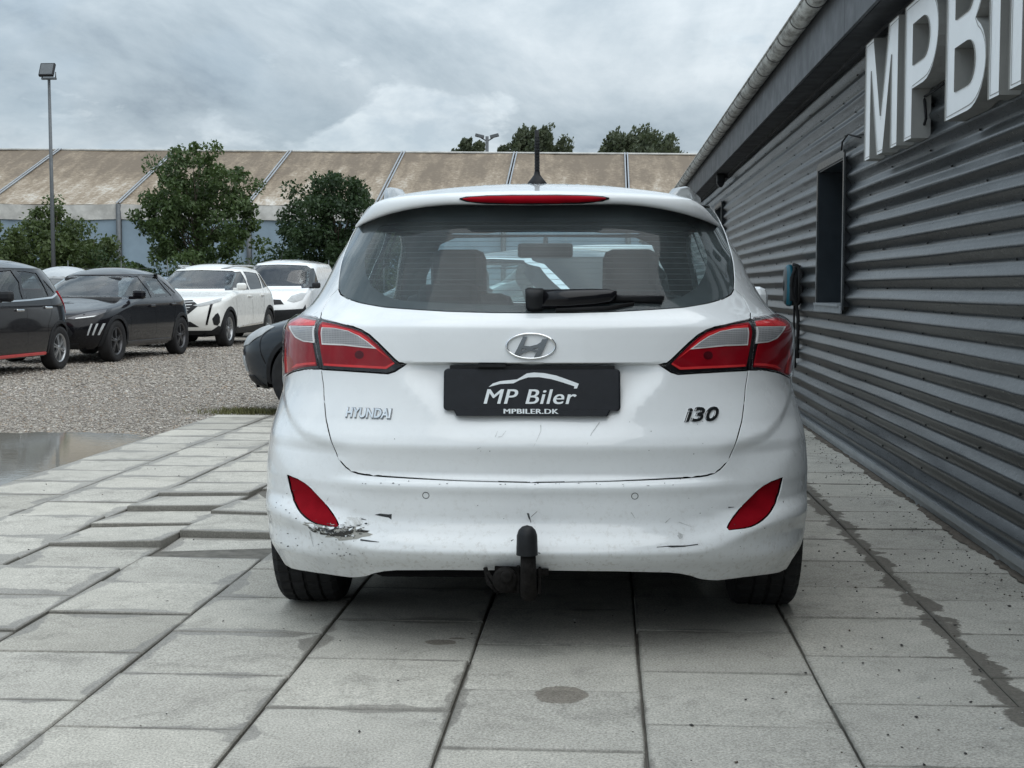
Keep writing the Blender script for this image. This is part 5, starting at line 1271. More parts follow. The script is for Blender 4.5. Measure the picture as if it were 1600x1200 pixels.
v, f_ = fit_text('i30', .104, .040, shear=.25, bold=.014, ext=.0015, sx=1.3); on_tail(v, f_, q[0], q[2], .003, 'model_lettering', M['dark_chrome'])
v, f_ = fit_text('i30', .109, .044, shear=.25, bold=.03, ext=.0008, sx=1.3); on_tail(v, f_, q[0] - .002, q[2] + .0012, .001, 'lettering_base', M['chrome'])
# oval badge with slanted H
bc = car_at_y(829.5, 541, .115); sb = 1 / 522.0
def bpx(p_): return ((680 + p_[0] * .1875 - 829.5) * sb, -(500 + p_[1] * .1875 - 541) * sb)
bd_ = empty('badge', (0, 0, 0), parent=car); m = MB()
ring = [(.0735 * math.cos(t), .0375 * math.sin(t)) for t in np.linspace(0, 2 * math.pi, 64, endpoint=False)]
P = rear_xz(np.array([bc[0] + a for a, b_ in ring]), np.array([bc[2] + b_ for a, b_ in ring]), np.full(64, .005)); V = []; n = 64
for i in range(n):
    c = P[i]; a, b_ = ring[i]; ln = math.hypot(a / .0735 ** 2, b_ / .0375 ** 2); dx, dz = a / .0735 ** 2 / ln, b_ / .0375 ** 2 / ln
    for ang in range(6): t = ang * math.pi / 3; V.append((c[0] + dx * .0038 * math.cos(t), c[1] - .0032 * math.sin(t), c[2] + dz * .0038 * math.cos(t)))
m.add(V, [(i * 6 + j, i * 6 + (j + 1) % 6, ((i + 1) % n) * 6 + (j + 1) % 6, ((i + 1) % n) * 6 + j) for i in range(n) for j in range(6)], smooth=True); m.build('badge_ring', M['chrome'], bd_)
for poly in ([(732, 138), (766, 140), (735, 215), (700, 285), (660, 283), (690, 225)], [(893, 160), (944, 158), (915, 225), (872, 316), (824, 314), (850, 255)], [(728, 214), (790, 220), (850, 204), (922, 158), (930, 176), (872, 226), (795, 246), (728, 238)], [(676, 288), (720, 258), (785, 238), (850, 252), (848, 272), (795, 258), (735, 276), (690, 300)]):
    pp_ = [bpx(p_) for p_ in poly]; P2, T2 = cdt_fill([pp_], []); n = len(P2); nb_ = len(pp_); m = MB()
    top = rear_xz(bc[0] + P2[:, 0], bc[2] + P2[:, 1], np.full(n, .0075)); base_ = rear_xz(bc[0] + np.array([p_[0] for p_ in pp_]), bc[2] + np.array([p_[1] for p_ in pp_]), np.full(nb_, .0005)); t2 = rear_xz(bc[0] + np.array([p_[0] for p_ in pp_]), bc[2] + np.array([p_[1] for p_ in pp_]), np.full(nb_, .0075))
    m.add(top, [tuple(t) for t in T2]); m.add(np.concatenate([t2, base_]), [(i, (i + 1) % nb_, nb_ + (i + 1) % nb_, nb_ + i) for i in range(nb_)]); m.build('badge_stroke', M['dark_chrome'], bd_)
# number plate holder with dealer print
pt_, pb_ = car_at_y(831, 576.5, .122), car_at_y(831, 650, .088); ex = np.array([1.0, 0, 0]); ez = (pt_ - pb_); PH = np.linalg.norm(ez); ez /= PH; en = np.cross(ex, ez); PC = (pt_ + pb_) / 2; PW = 275 / 273 * .53
def on_plate(u, v_, d): return PC + ex * u + ez * v_ - en * 0 + np.array([0, -1, 0]) * d
pe = empty('number_plate', (0, 0, 0), parent=car)
def rrect(w, h, r, n=5, c=(0, 0)):
    o = []
    for (sx_, sy_, a0) in ((1, 1, 0), (-1, 1, 90), (-1, -1, 180), (1, -1, 270)): o += [(c[0] + sx_ * (w / 2 - r) + r * math.cos(R_(a0 + 90 * i / n)), c[1] + sy_ * (h / 2 - r) + r * math.sin(R_(a0 + 90 * i / n))) for i in range(n + 1)]
    return o
def plate_solid(poly, d0, d1, nm, mat, bev=.002):
    n = len(poly); c = np.mean(poly, 0); V = [on_plate(*p_, d0) for p_ in poly] + [on_plate(*p_, d1 - bev) for p_ in poly] + [on_plate(*(c + (np.array(p_) - c) * (1 - bev / .1)), d1) for p_ in poly]
    m = MB(); m.add(V, [(i, (i + 1) % n, n + (i + 1) % n, n + i) for i in range(n)] + [(n + i, n + (i + 1) % n, 2 * n + (i + 1) % n, 2 * n + i) for i in range(n)]); P2, T2 = cdt_fill([[tuple(c + (np.array(p_) - c) * (1 - bev / .1)) for p_ in poly]], []); m.add([on_plate(*p_, d1) for p_ in P2], [tuple(t) for t in T2]); return m.build(nm, mat, pe)
plate_solid(rrect(PW, PH * .885, .012, c=(0, PH * .0575)), -.02, .006, 'plate', M['plate_black'])
plate_solid([(-PW * .445, -PH * .36), (PW * .445, -PH * .36), (PW * .425, -PH * .5), (-PW * .425, -PH * .5)], -.02, .009, 'plate_lip', M['plate_black'])
def ppx(p_): return ((p_[0] - 800) / 1450 * PW, (605 - p_[1]) / 392 * PH)     # from the enlarged photograph of the plate
def plate_text(body, x0, x1, y0, y1, mat, nm, d, **kw):
    a, b_ = ppx((x0, y0)), ppx((x1, y1)); v, f_ = fit_text(body, b_[0] - a[0], a[1] - b_[1], ext=.0003, **kw); c = ((a[0] + b_[0]) / 2, (a[1] + b_[1]) / 2); m = MB()
    for j, e_ in enumerate((-1, 0, 1)): m.add([on_plate(c[0] + q[0] + e_ * .0011, c[1] + q[1], d + q[2] + j * .00012) for q in v], f_)      # three close passes of ink give the bold face
    return m.build(nm, mat, pe)
plate_text('MP Biler', 408, 1165, 578, 700, M['plate_print'], 'dealer_lettering', .0072, shear=.22, bold=0, spacing=1.06)
plate_text('MPBILER.DK', 572, 1016, 740, 780, M['plate_print'], 'web_lettering', .0098, bold=0, sx=1.4, spacing=1.06)
for poly, mt in (([(445, 560), (480, 530), (540, 510), (680, 495), (760, 445), (820, 437), (900, 442), (1000, 462), (1100, 498), (1185, 530), (1170, 570), (1145, 570), (1150, 552), (1060, 522), (960, 492), (860, 476), (770, 478), (700, 502), (650, 528), (540, 534)], 'plate_print'),):
    P2, T2 = cdt_fill([[ppx(p_) for p_ in poly]], []); m = MB(); m.add([on_plate(*p_, .0072) for p_ in P2], [tuple(t) for t in T2]); m.build('car_outline_logo', M[mt], pe, fix=False)
# plate lamp / handle slot under the ledge
p_ = car_at_y(768, 571.5, .10); m = MB(); m.box((p_[0], p_[1] + .02, p_[2]), (.085, .03, .008)); m.build('handle_slot', M['trim_black'], car)
m = MB(); a = car_at_y(838, 571, .125); m.box((0, .135, a[2] - .006), (.50, .03, .010)); m.build('ledge_seal', M['trim_black'], car)
# parking sensors
for px, py in ((665, 774.5), (992, 775.5), (470, 735)):
    if px == 470: continue
    q = car_at_y(px, py, .05); t = np.linspace(0, 2 * math.pi, 24, endpoint=False)
    m = MB()
    for r0_, r1_, of in ((.0088, .0108, .0008),):
        A = rear_xz(q[0] + r0_ * np.cos(t), q[2] + r0_ * np.sin(t), np.full(24, of)); B = rear_xz(q[0] + r1_ * np.cos(t), q[2] + r1_ * np.sin(t), np.full(24, of)); m.add(np.concatenate([A, B]), [(i, (i + 1) % 24, 24 + (i + 1) % 24, 24 + i) for i in range(24)])
    m.build('sensor_ring', M['scuff_dark'], car, fix=False)
# ------------------------------------------------ tow bar
tb = empty('tow_bar', (0, 0, 0), parent=car)
c = car_at_y(823.5, 843, -.055); R0 = .0312
m = MB(); m.lathe([(-.045, R0 * 1.02), (-.044, R0 * 1.02), (-.02, R0), (.012, R0 * .97), (.028, R0 * .80), (.038, R0 * .5), (.0425, .001)], 24, 'Z', tuple(c)); m.lathe([(-.045, R0 * 1.02), (-.045, .01)], 24, 'Z', tuple(c)); m.build('ball_cover', M['trim_black'], tb)
m = MB(); m.tube([(c[0] + .003, c[1], c[2] - .03), (c[0] + .004, c[1], c[2] - .10), (c[0] + .004, c[1] + .012, c[2] - .145), (c[0] + .004, c[1] + .05, c[2] - .17), (c[0] + .004, c[1] + .30, c[2] - .165)], [.0225, .0235, .025, .026, .026], 14); m.box((c[0] + .036, c[1] + .10, c[2] - .135), (.008, .10, .075)); m.box((c[0] - .028, c[1] + .10, c[2] - .13), (.008, .10, .075)); m.tube([(c[0] - .05, c[1] + .09, c[2] - .115), (c[0] + .062, c[1] + .09, c[2] - .115)], .012, 6); m.build('tow_neck', M['rust_dirt'], tb)
s_ = car_at_y(789, 906, .0); m = MB(); m.lathe([(.05, .030), (.02, .036), (.0, .038), (-.012, .037), (-.018, .031), (-.018, .001)], 20, 'Y', tuple(s_)); m.lathe([(-.018, .018), (-.035, .017), (-.038, .013), (-.038, .001)], 16, 'Y', (s_[0] + .006, s_[1], s_[2] + .014)); m.box((s_[0] + .01, s_[1] + .03, s_[2] - .005), (.085, .006, .08)); m.tube([(s_[0] - .030, s_[1] - .0, s_[2] - .012), (s_[0] - .052, s_[1] + .01, s_[2] + .02)], .006, 6); m.tube([(s_[0] - .028, s_[1], s_[2] - .03), (s_[0] - .05, s_[1] + .005, s_[2] - .01), (s_[0] - .06, s_[1] + .03, s_[2] + .03)], .007, 6); m.build('trailer_socket', M['rust_dirt'], tb)
# ------------------------------------------------ wheels, underside, cabin
for sd in (1, -1):
    wheel(car, sd * .782, .80, .317, .215, sd, 5, detail=True); wheel(car, sd * .782, 3.45, .317, .215, sd, 5)
m = MB(); m.box((0, 2.3, .36), (1.24, 3.7, .36)); m.box((0, 2.12, .30), (1.74, 1.9, .22)); m.box((0, .80, .29), (1.3, .3, .16)); m.box((0, .50, .335), (1.10, .62, .12)); m.box((-.30, .36, .265), (.42, .40, .12), bev=.04); m.box((.62, .66, .37), (.16, .25, .3)); m.box((-.62, .66, .37), (.16, .25, .3)); m.tube([(-.55, .3, .26), (-.55, 1.3, .27)], .03, 8); m.build('underbody', M['under_black'], car)
m = MB(); m.box((0, .9, .93), (1.36, 1.0, .03), bev=.01); m.build('load_cover', M['cabin_dark'], car)
def seat(x, y, nm, bw=.50, top=1.06, head=True, hw=.25, hz=1.265):
    e = empty(nm, (0, 0, 0), parent=car); rot = Matrix.Rotation(R_(12), 3, 'X'); m = MB(); m.box((x, y - .02, .5 * (top + .55)), (bw, .15, top - .50), rot, bev=.06); m.build('backrest', M['cabin_seat'], e); m = MB(); m.box((x, y + .27, .53), (bw, .52, .15), bev=.05); m.build('cushion', M['cabin_seat'], e)
    if head:
        m = MB(); m.box((x, y - .085, (hz + top - .03) / 2), (hw, .10, hz - top + .06), rot, bev=.045); m.build('headrest', M['cabin_seat'], e)
        m = MB(); [m.tube([(x + d_, y - .07, top - .1), (x + d_, y - .08, top + .06)], .007, 6) for d_ in (-.06, .06)]; m.build('headrest_bar', M['dark_metal'], e)
seat(-.385, 2.30, 'front_seat'); seat(.385, 2.30, 'front_seat'); seat(0, 1.46, 'rear_bench', 1.25, 1.0, False)
for x in (-.36, .36): m = MB(); m.box((x, 1.42, 1.055), (.25, .09, .13), Matrix.Rotation(R_(10), 3, 'X'), bev=.035); m.build('rear_headrest', M['cabin_seat'], car)
m = MB(); m.box((0, 3.05, .86), (1.40, .55, .26), bev=.08); m.box((-.38, 2.9, 1.0), (.36, .2, .07), bev=.03); m.build('dashboard', M['cabin_dark'], car)
m = MB(); t = np.linspace(0, 2 * math.pi, 28); m.tube([(-.385 + .18 * math.cos(a), 2.72 + .075 * math.sin(a), .93 + .165 * math.sin(a)) for a in t], .015, 8, False); m.box((-.385, 2.73, .92), (.16, .05, .12), bev=.03); m.build('steering_wheel', M['cabin_dark'], car)
q = car_at_y(852, 391.5, 2.68); m = MB(); m.box(tuple(q), (.265, .03, .072), bev=.014); m.tube([(q[0], q[1] + .02, q[2]), (q[0], q[1] + .09, q[2] + .06)], .012, 8); m.build('inner_mirror', M['trim_black'], car)
for sd in (1, -1):
    m = MB(); m.box((sd * .99, 2.86, 1.045), (.19, .10, .135), bev=.04); m.box((sd * .875, 2.88, 1.01), (.10, .05, .04), bev=.01); m.build('door_mirror', WP, car)
    for yy in (1.55, 2.3): m = MB(); m.box((sd * .912, yy, .90), (.035, .20, .032), bev=.012); m.build('door_handle', WP, car)
# ------------------------------------------------ scratches and scuffs in the paint (traced marks lying on the skin)
def mark(polys, mat, nm, off=.0007):
    m = MB()
    for po in polys:
        P2, T2 = cdt_fill([po], []); W = []
        for (px, py) in P2:
            s_, z_ = sz(px if px < 838 else 1676 - px, py); s_ = -s_ if px < 838 else s_; W.append(ML.P(s_, z_) + ML.N(s_, z_) * off)
        m.add(W, [tuple(t) for t in T2])
    return tag(m.build(nm, mat, car, fix=False), kind='stuff')
def stroke(pts, w0, w1=None, seed=0):
    """thin tapered scratch polygon along pixel points"""
    pts = [np.array(p_, float) for p_ in pts]; n = len(pts); w1 = w1 if w1 is not None else w0 * .3; a = []; b_ = []; r = random.Random(seed + int(pts[0][0]))
    for i, p_ in enumerate(pts):
        d = pts[min(i + 1, n - 1)] - pts[max(0, i - 1)]; d /= np.linalg.norm(d) + 1e-9; nn = np.array([-d[1], d[0]]); w = (w0 + (w1 - w0) * i / (n - 1)) * r.uniform(.7, 1.3); a.append(tuple(p_ + nn * w)); b_.append(tuple(p_ - nn * w))
    return a + b_[::-1]
def flake(cx, cy, rx, ry, seed, n=9):
    r = random.Random(seed); return [(cx + rx * math.cos(2 * math.pi * i / n) * r.uniform(.5, 1.25), cy + ry * math.sin(2 * math.pi * i / n) * r.uniform(.5, 1.25)) for i in range(n)]
C7 = lambda pts: [(400 + x * .3168, 580 + y * .3168) for x, y in pts]
C8 = lambda pts: [(820 + x * .3166, 580 + y * .3166) for x, y in pts]
C6 = lambda pts: [(400 + x * .2167, 700 + y * .2167) for x, y in pts]
mark([C7([(585, 708), (612, 702), (655, 706), (670, 704), (668, 732), (655, 722), (620, 716)]), stroke(C7([(515, 832), (560, 838), (608, 843)]), 1.3), C6([(550, 605), (568, 590), (600, 560), (597, 595), (582, 622), (560, 618)])] + [stroke(C7(p_), .9) for p_ in ([(1344, 700), (1350, 725), (1356, 748)], [(1366, 702), (1380, 700)], [(1368, 714), (1382, 712)], [(1258, 838), (1270, 830)], [(520, 728), (545, 734)])] + [stroke(C8(p_), .8) for p_ in ([(12, 700), (20, 725), (38, 745)], [(38, 705), (52, 708)], [(80, 718), (110, 692)], [(98, 880), (118, 890)], [(108, 876), (104, 892)], [(120, 896), (132, 898)], [(1035, 660), (1062, 658)], [(1288, 618), (1290, 636)])] + [stroke(C8([(698, 860), (760, 853), (840, 851), (896, 843)]), .5, .9), C8([(740, 855), (820, 852), (880, 846), (830, 856), (770, 860)])], M['scuff_dark'], 'black_scratch')
rr = random.Random(3); fl1 = []; fl2 = []; fl3 = []
for i in range(74):
    t = rr.random() ** 1.4; fl1.append(flake(508 + t * 60 + rr.gauss(0, 4), 829 + rr.gauss(0, 4.5) - t * 2, rr.uniform(.8, 4.2), rr.uniform(.4, 1.3), i))
for i in range(26): fl2.append(flake(535 + rr.gauss(0, 20), 845 + rr.gauss(0, 14), rr.uniform(.4, 1.6), rr.uniform(.3, 1.0), i + 100))
for i in range(24): fl3.append(flake(535 + rr.gauss(0, 16), 826 + rr.gauss(0, 6), rr.uniform(2, 6), rr.uniform(.8, 2.4), i + 200))
mark(fl3[:9], M['scuff_mid'], 'paint_scuff', .0006); mark(fl1[:30], M['scuff_grey'], 'chipped_paint', .0011); mark(fl1[30:] + fl2[:16], M['scuff_dark'], 'stone_chips', .0014); mark(fl2[16:], M['rust_dirt'], 'dirt_specks', .0013)
g_ = [stroke(C7(p_), .55) for p_ in ([(1180, 325), (1192, 296)], [(1195, 325), (1212, 322), (1234, 294)], [(1090, 384), (1110, 374)], [(265, 790), (284, 865)], [(130, 605), (135, 628)], [(350, 640), (358, 622)], [(420, 830), (428, 880)], [(460, 905), (495, 908)])] + [stroke(C8(p_), .6) for p_ in ([(124, 265), (126, 295), (112, 330), (92, 372)], [(412, 250), (375, 305), (353, 362)], [(735, 740), (760, 715)], [(800, 735), (870, 760)], [(570, 690), (590, 720)])] + [flake(*C8([(808, 803)])[0], 5.5, 5.5, 7, 12)]
mark(g_, M['scuff_mid'], 'grey_scratch', .0009)
rr = random.Random(8); sp_ = [flake(rr.uniform(560, 1120), 756 + rr.gauss(0, 1.5), rr.uniform(.5, 2.2), rr.uniform(.4, .9), 300 + i) for i in range(26)] + [flake(rr.uniform(440, 1230), rr.uniform(600, 890), rr.uniform(.4, 1.0), rr.uniform(.4, .9), 400 + i) for i in range(34)] + [flake(rr.uniform(425, 470), rr.uniform(760, 860), rr.uniform(.5, 1.5), rr.uniform(.4, 1.2), 500 + i) for i in range(16)]
mark(sp_, M['scuff_dark'], 'paint_chips', .0008)

# ground-in scrape below the left reflector: a thin film of dirt and torn plastic whose cover breaks up
def smear_mat(nm, col, lo, hi, scale, stretch):
    t = NT(nm); n = t.noise(t.mapping(t.coord('Object'), stretch), scale, 8, .72, .6); tr = t.n('BsdfTransparent'); mx = t.n('MixShader')
    t.set(base=col, rough=.85, spec=.2); t.l(t.ramp(n, [(lo, 0.0), (hi, 1.0)]), mx.inputs[0]); t.l(tr.outputs[0], mx.inputs[1]); t.l(t.b.outputs[0], mx.inputs[2]); t.l(mx.outputs[0], t.out.inputs[0]); M[nm] = t.mat
smear_mat('scrape_dark', (.035, .033, .03), .46, .52, 30, (1, 1, 2.2)); smear_mat('scrape_grey', (.30, .295, .27), .38, .48, 18, (1, 1, 1.8)); smear_mat('road_film', (.34, .31, .26), .47, .75, 9, (1, 1, .8))
def ring_poly(cx, cy, rx, ry, seed, n=22, rot=0.0):
    r = random.Random(seed); o = []
    for i in range(n):
        a = 2 * math.pi * i / n; k_ = r.uniform(.75, 1.15); x, y = rx * k_ * math.cos(a), ry * k_ * math.sin(a); o.append((cx + x * math.cos(rot) - y * math.sin(rot), cy + x * math.sin(rot) + y * math.cos(rot)))
    return o
def smear(poly, mat, nm, off): return panel(ML, nm, [(-a, z) for a, z in szs(poly)], M[mat], car, step=.02, seg=.01, off=off, sides='free')
smear(ring_poly(545, 834, 36, 10, 1, rot=-.06), 'scrape_grey', 'scraped_paint', .0008); smear(ring_poly(540, 831, 32, 8, 2, rot=-.05), 'scrape_dark', 'torn_plastic', .0012)
smear(ring_poly(500, 826, 26, 6, 3, rot=.32), 'scrape_grey', 'scraped_paint', .0008); smear(ring_poly(503, 830, 26, 5, 4, rot=.30), 'scrape_dark', 'torn_plastic', .0012)
smear(ring_poly(556, 816, 22, 12, 6), 'road_film', 'grime', .0003)
# torn shards of bumper skin curling at the reflector edge
for i, (px, py, a) in enumerate(((494, 821, .3), (507, 824, .35), (519, 826, .2), (535, 822, -.5), (548, 828, -.1), (560, 826, .1), (541, 838, .2))):
    s_, z_ = sz(px, py); P0 = ML.P(-s_, z_); N0 = Vector(ML.N(-s_, z_)); u = Vector((math.cos(a), 0, -math.sin(a))); u = (u - N0 * u.dot(N0)).normalized(); v = N0.cross(u); m = MB(); w = .006 + .003 * (i % 3)
    V = []
    for f_, h in ((-1, .0), (-.3, .002), (.4, .006), (1, .011)): c_ = Vector(P0) + u * w * f_ + N0 * h; V += [c_ + v * w * .45 * (1 - .5 * abs(f_)), c_ - v * w * .35 * (1 - .6 * abs(f_))]
    m.add(V, [(2 * j, 2 * j + 1, 2 * j + 3, 2 * j + 2) for j in range(3)]); m.build('torn_shard', WP, car, fix=False)
for px, py in ((830, 803),): pass

# ================================================================== OTHER PARKED CARS
def build_car(name, label, L_, H, hw, rear, front, w, wheels, paint, wheel_xy, heading, anchor, windows=(), ws=None, rw=None, ztop=1.36, glass='dark_glass', Dr=.7, Df=.85, k1r=.78, k1f=.74, arch=None, extra=None, rim='alloy_dark', spokes=5, step=.07, rails=False, mirrors=None, handles=(), handle_mat=None, door_lines=(), zb=.21, seats=True, clad=None, zbase=-.045, ws_glass=None, scale=1.0, group='cars parked on the gravel lot'):
    yr, yf, R, W = wheels; Lf = Loft(rear, front, w, Dr=Dr, k1r=k1r, k2r=.78, Df=Df, k1f=k1f, k2f=.75)
    a = heading; ca, sa = math.cos(a), math.sin(a); ax, ay = anchor[0] * scale, anchor[1] * scale
    root = empty(name, (wheel_xy[0] - (ca * ax - sa * ay), wheel_xy[1] - (sa * ax + ca * ay), zbase), a, label, 'car', group)
    root.scale = (scale,) * 3
    ar = arch or R + .045
    def arcp(yc): return [(yc + ar * math.cos(R_(q)), R - .01 + ar * math.sin(R_(q))) for q in range(-20, 201, 20) if R - .01 + ar * math.sin(R_(q)) > zb + .005]
    out = [(0.0, zb), (Lf.s_y(max(float(Lf.r(zb)) + .2, yr - ar - .06), zb), zb)] + Lf.side(arcp(yr)[::-1] + [(yr + ar + .08, zb), (yf - ar - .08, zb)] + arcp(yf)[::-1]) + [(Lf.s_y(min(float(Lf.f(zb)) - .15, yf + ar + .06), zb), zb), (3.0, zb), (3.0, ztop), (2.0, ztop), (1.0, ztop), (0.0, ztop)]
    holes = [Lf.side(p) for _, p in windows]; WS = None
    if ws: WS = [(3.0, ws[0][1])] + Lf.frontp(ws[1:-1]) + [(3.0, ws[-1][1])]; holes.append(WS)
    if rw: RW = [(0.0, rw[0][1])] + Lf.rear(rw[1:-1]) + [(0.0, rw[-1][1])]; holes.append(RW)
    P_ = M[paint]
    panel(Lf, 'body_shell', out, P_, root, holes=holes, step=step, seg=.04, flange=.02, backmat=M['gloss_black'])
    panel(Lf, 'inner_trim', [(0.0, .55), (3.0, .55), (3.0, ztop - .02), (2, ztop - .02), (1, ztop - .02), (0.0, ztop - .02)], M['cabin_dark'], root, holes=holes, step=.16, seg=.10, off=-.05)
    roof_cap(Lf, ztop, H, P_, root); roof_cap(Lf, ztop - .012, H - .035, M['headliner'], root, 'headliner', n=20, rings=5)
    for nm, p in windows:
        for sd in (1, -1): panel(Lf, nm, Lf.side(p), M[glass], root, step=.12, seg=.05, off=-.008, sides=sd)
    if ws: panel(Lf, 'windscreen', WS, M[ws_glass or glass], root, step=.12, seg=.05, off=-.008)
    if rw: panel(Lf, 'rear_window', RW, M['dark_glass'], root, step=.12, seg=.05, off=-.006)
    for sd in (1, -1):
        for yy in (yr, yf): wheel(root, sd * (hw - W / 2 - .005), yy, R, W, sd, spokes, rim)
    m = MB(); m.box((0, L_ / 2, .38), (2 * (hw - W - .06), L_ - .5, .34)); m.box((0, (yr + yf) / 2, .34), (2 * hw - .12, yf - yr - 2 * ar - .05, .20))
    for yy in (yr, yf): m.box((0, yy, R + .25), (2 * hw - .3, 2 * ar, .12))
    m.build('underbody', M['under_black'], root)
    if seats:
        for x in (-.34 * hw / .85, .34 * hw / .85):
            e = MB(); e.box((x, yr + 1.55, .82), (.46, .16, .62), Matrix.Rotation(R_(12), 3, 'X'), bev=.05); e.box((x, yr + 1.46, 1.17), (.24, .10, .20), bev=.04); e.box((x, yr + 1.8, .55), (.46, .5, .14), bev=.04); e.build('front_seat', M['cabin_seat'], root)
        e = MB(); e.box((0, yr + .62, .80), (2 * hw - .5, .16, .5), Matrix.Rotation(R_(12), 3, 'X'), bev=.05); [e.box((x, yr + .56, 1.08), (.24, .09, .16), bev=.03) for x in (-.33, .33)]; e.build('rear_bench', M['cabin_seat'], root)
        e = MB(); e.box((0, yf - .55, .86), (2 * hw - .34, .5, .22), bev=.06); e.build('dashboard', M['cabin_dark'], root)
    if mirrors:
        my, mz, mmat = mirrors
        for sd in (1, -1):
            wv = float(Lf.w(mz)); e = MB(); e.box((sd * (wv + .12), my, mz + .05), (.20, .11, .14), bev=.045); e.box((sd * (wv + .02), my + .02, mz), (.12, .05, .05), bev=.012); e.build('door_mirror', M[mmat], root)
    for hy, hz in handles:
        for sd in (1, -1): e = MB(); q = Lf.P(Lf.s_y(hy, hz), hz); e.box((sd * (q[0] + .014), hy, hz), (.03, .19, .032), bev=.011); e.build('door_handle', M[handle_mat or paint], root)
    for ln in door_lines:
        pts = ln
        for sd in (1, -1):
            Pm = []
            for (y0, z0), (y1, z1) in zip(pts[:-1], pts[1:]):
                for t in np.linspace(0, 1, 7)[:-1]: Pm.append((y0 + (y1 - y0) * t, z0 + (z1 - z0) * t))
            Pm.append(pts[-1]); m = MB(); V = []
            for i, (y, z) in enumerate(Pm):
                q0 = Pm[max(0, i - 1)]; q1 = Pm[min(len(Pm) - 1, i + 1)]; d = np.array([q1[0] - q0[0], q1[1] - q0[1]]); d /= np.linalg.norm(d) + 1e-9; nn = np.array([-d[1], d[0]]) * .0035
                for s_ in (-1, 1):
                    yy, zz = y + nn[0] * s_, z + nn[1] * s_; S = Lf.s_y(yy, zz); q = Lf.P(S, zz) + Lf.N(S, zz) * .0012; V.append((sd * q[0], q[1], q[2]))
            m.add(V, [(2 * i, 2 * i + 1, 2 * i + 3, 2 * i + 2) for i in range(len(Pm) - 1)]); m.build('door_gap', M['gloss_black'], root, fix=False)
    if rails:
        for sd in (1, -1):
            m = MB(); ys = np.linspace(rails[0], rails[1], 9); S2 = Lf.P(np.linspace(0, 3, 90), ztop); o_ = np.argsort(S2[:, 1]); P2 = []
            for i, y in enumerate(ys): x = float(np.interp(y, S2[o_, 1], S2[o_, 0])); P2.append((sd * (x - .02), y, ztop + (.0 if i in (0, 8) else .055) + .02 * math.sin(math.pi * i / 8)))
            m.tube(P2, .018, 8); m.build('roof_rail', M['silver_paint'], root)
    if extra: extra(Lf, root)
    return root
def fp(Lf, nm, pts, mat, root, off=.003, both=True, step=.06, fl=.006):
    """piece on the nose given in front view, each side its own part"""
    for sd in (1, -1): panel(Lf, nm, Lf.frontp(pts), M[mat], root, step=step, seg=.03, off=off, sides=sd, flange=fl)
def sp_(Lf, nm, pts, mat, root, off=.003, step=.07, fl=.006):
    for sd in (1, -1): panel(Lf, nm, Lf.side(pts), M[mat], root, step=step, seg=.04, off=off, sides=sd, flange=fl)
def arch_ring(Lf, yc, zc_, r0, r1, mat, root, zmin=.24):
    a0 = [(yc + r1 * math.cos(R_(q)), zc_ + r1 * math.sin(R_(q))) for q in range(-8, 189, 14)]; b0 = [(yc + r0 * math.cos(R_(q)), zc_ + r0 * math.sin(R_(q))) for q in range(188, -9, -14)]
    sp_(Lf, 'arch_trim', [(y, max(zmin, z)) for y, z in a0 + b0], mat, root, .008, .1, .012)
A_ = math.pi
# ---- black city hatch with red sill stripe (rear towards the row)
L_ = 3.60
def ex1(Lf, root):
    sp_(Lf, 'tail_lamp', [(.10, .80), (.20, .74), (.26, .84), (.30, .98), (.28, 1.08), (.16, 1.09)], 'red_lens', root, .006)
    for sd in (1, -1):
        panel(Lf, 'tail_lamp', Lf.rear([(.60, .80), (.735, .76), (.75, .9), (.72, 1.06), (.62, 1.06)]), M['red_lens'], root, step=.06, seg=.03, off=.006, sides=sd, flange=.006)
    sp_(Lf, 'sill_stripe', [(1.02, .262), (2.55, .262), (2.55, .232), (1.02, .232)], 'red_trim', root, .02, .2, .02)
    sp_(Lf, 'window_chrome', [(.60, 1.035), (.80, .985), (1.5, .955), (2.5, .935), (2.5, .917), (1.5, .935), (.80, .962), (.60, 1.01)], 'chrome', root, .006, .2, .006)
    arch_ring(Lf, .60, .29, .335, .375, 'trim_black', root); arch_ring(Lf, 3.0, .29, .335, .375, 'trim_black', root)
    fp(Lf, 'headlamp', [(.40, .72), (.70, .78), (.68, .66), (.42, .64)], 'lamp_silver', root); fp(Lf, 'grille', [(.0, .58), (.38, .58), (.34, .45), (.0, .45)], 'trim_black', root)
p = at_ground(97, 577.5, -.045)
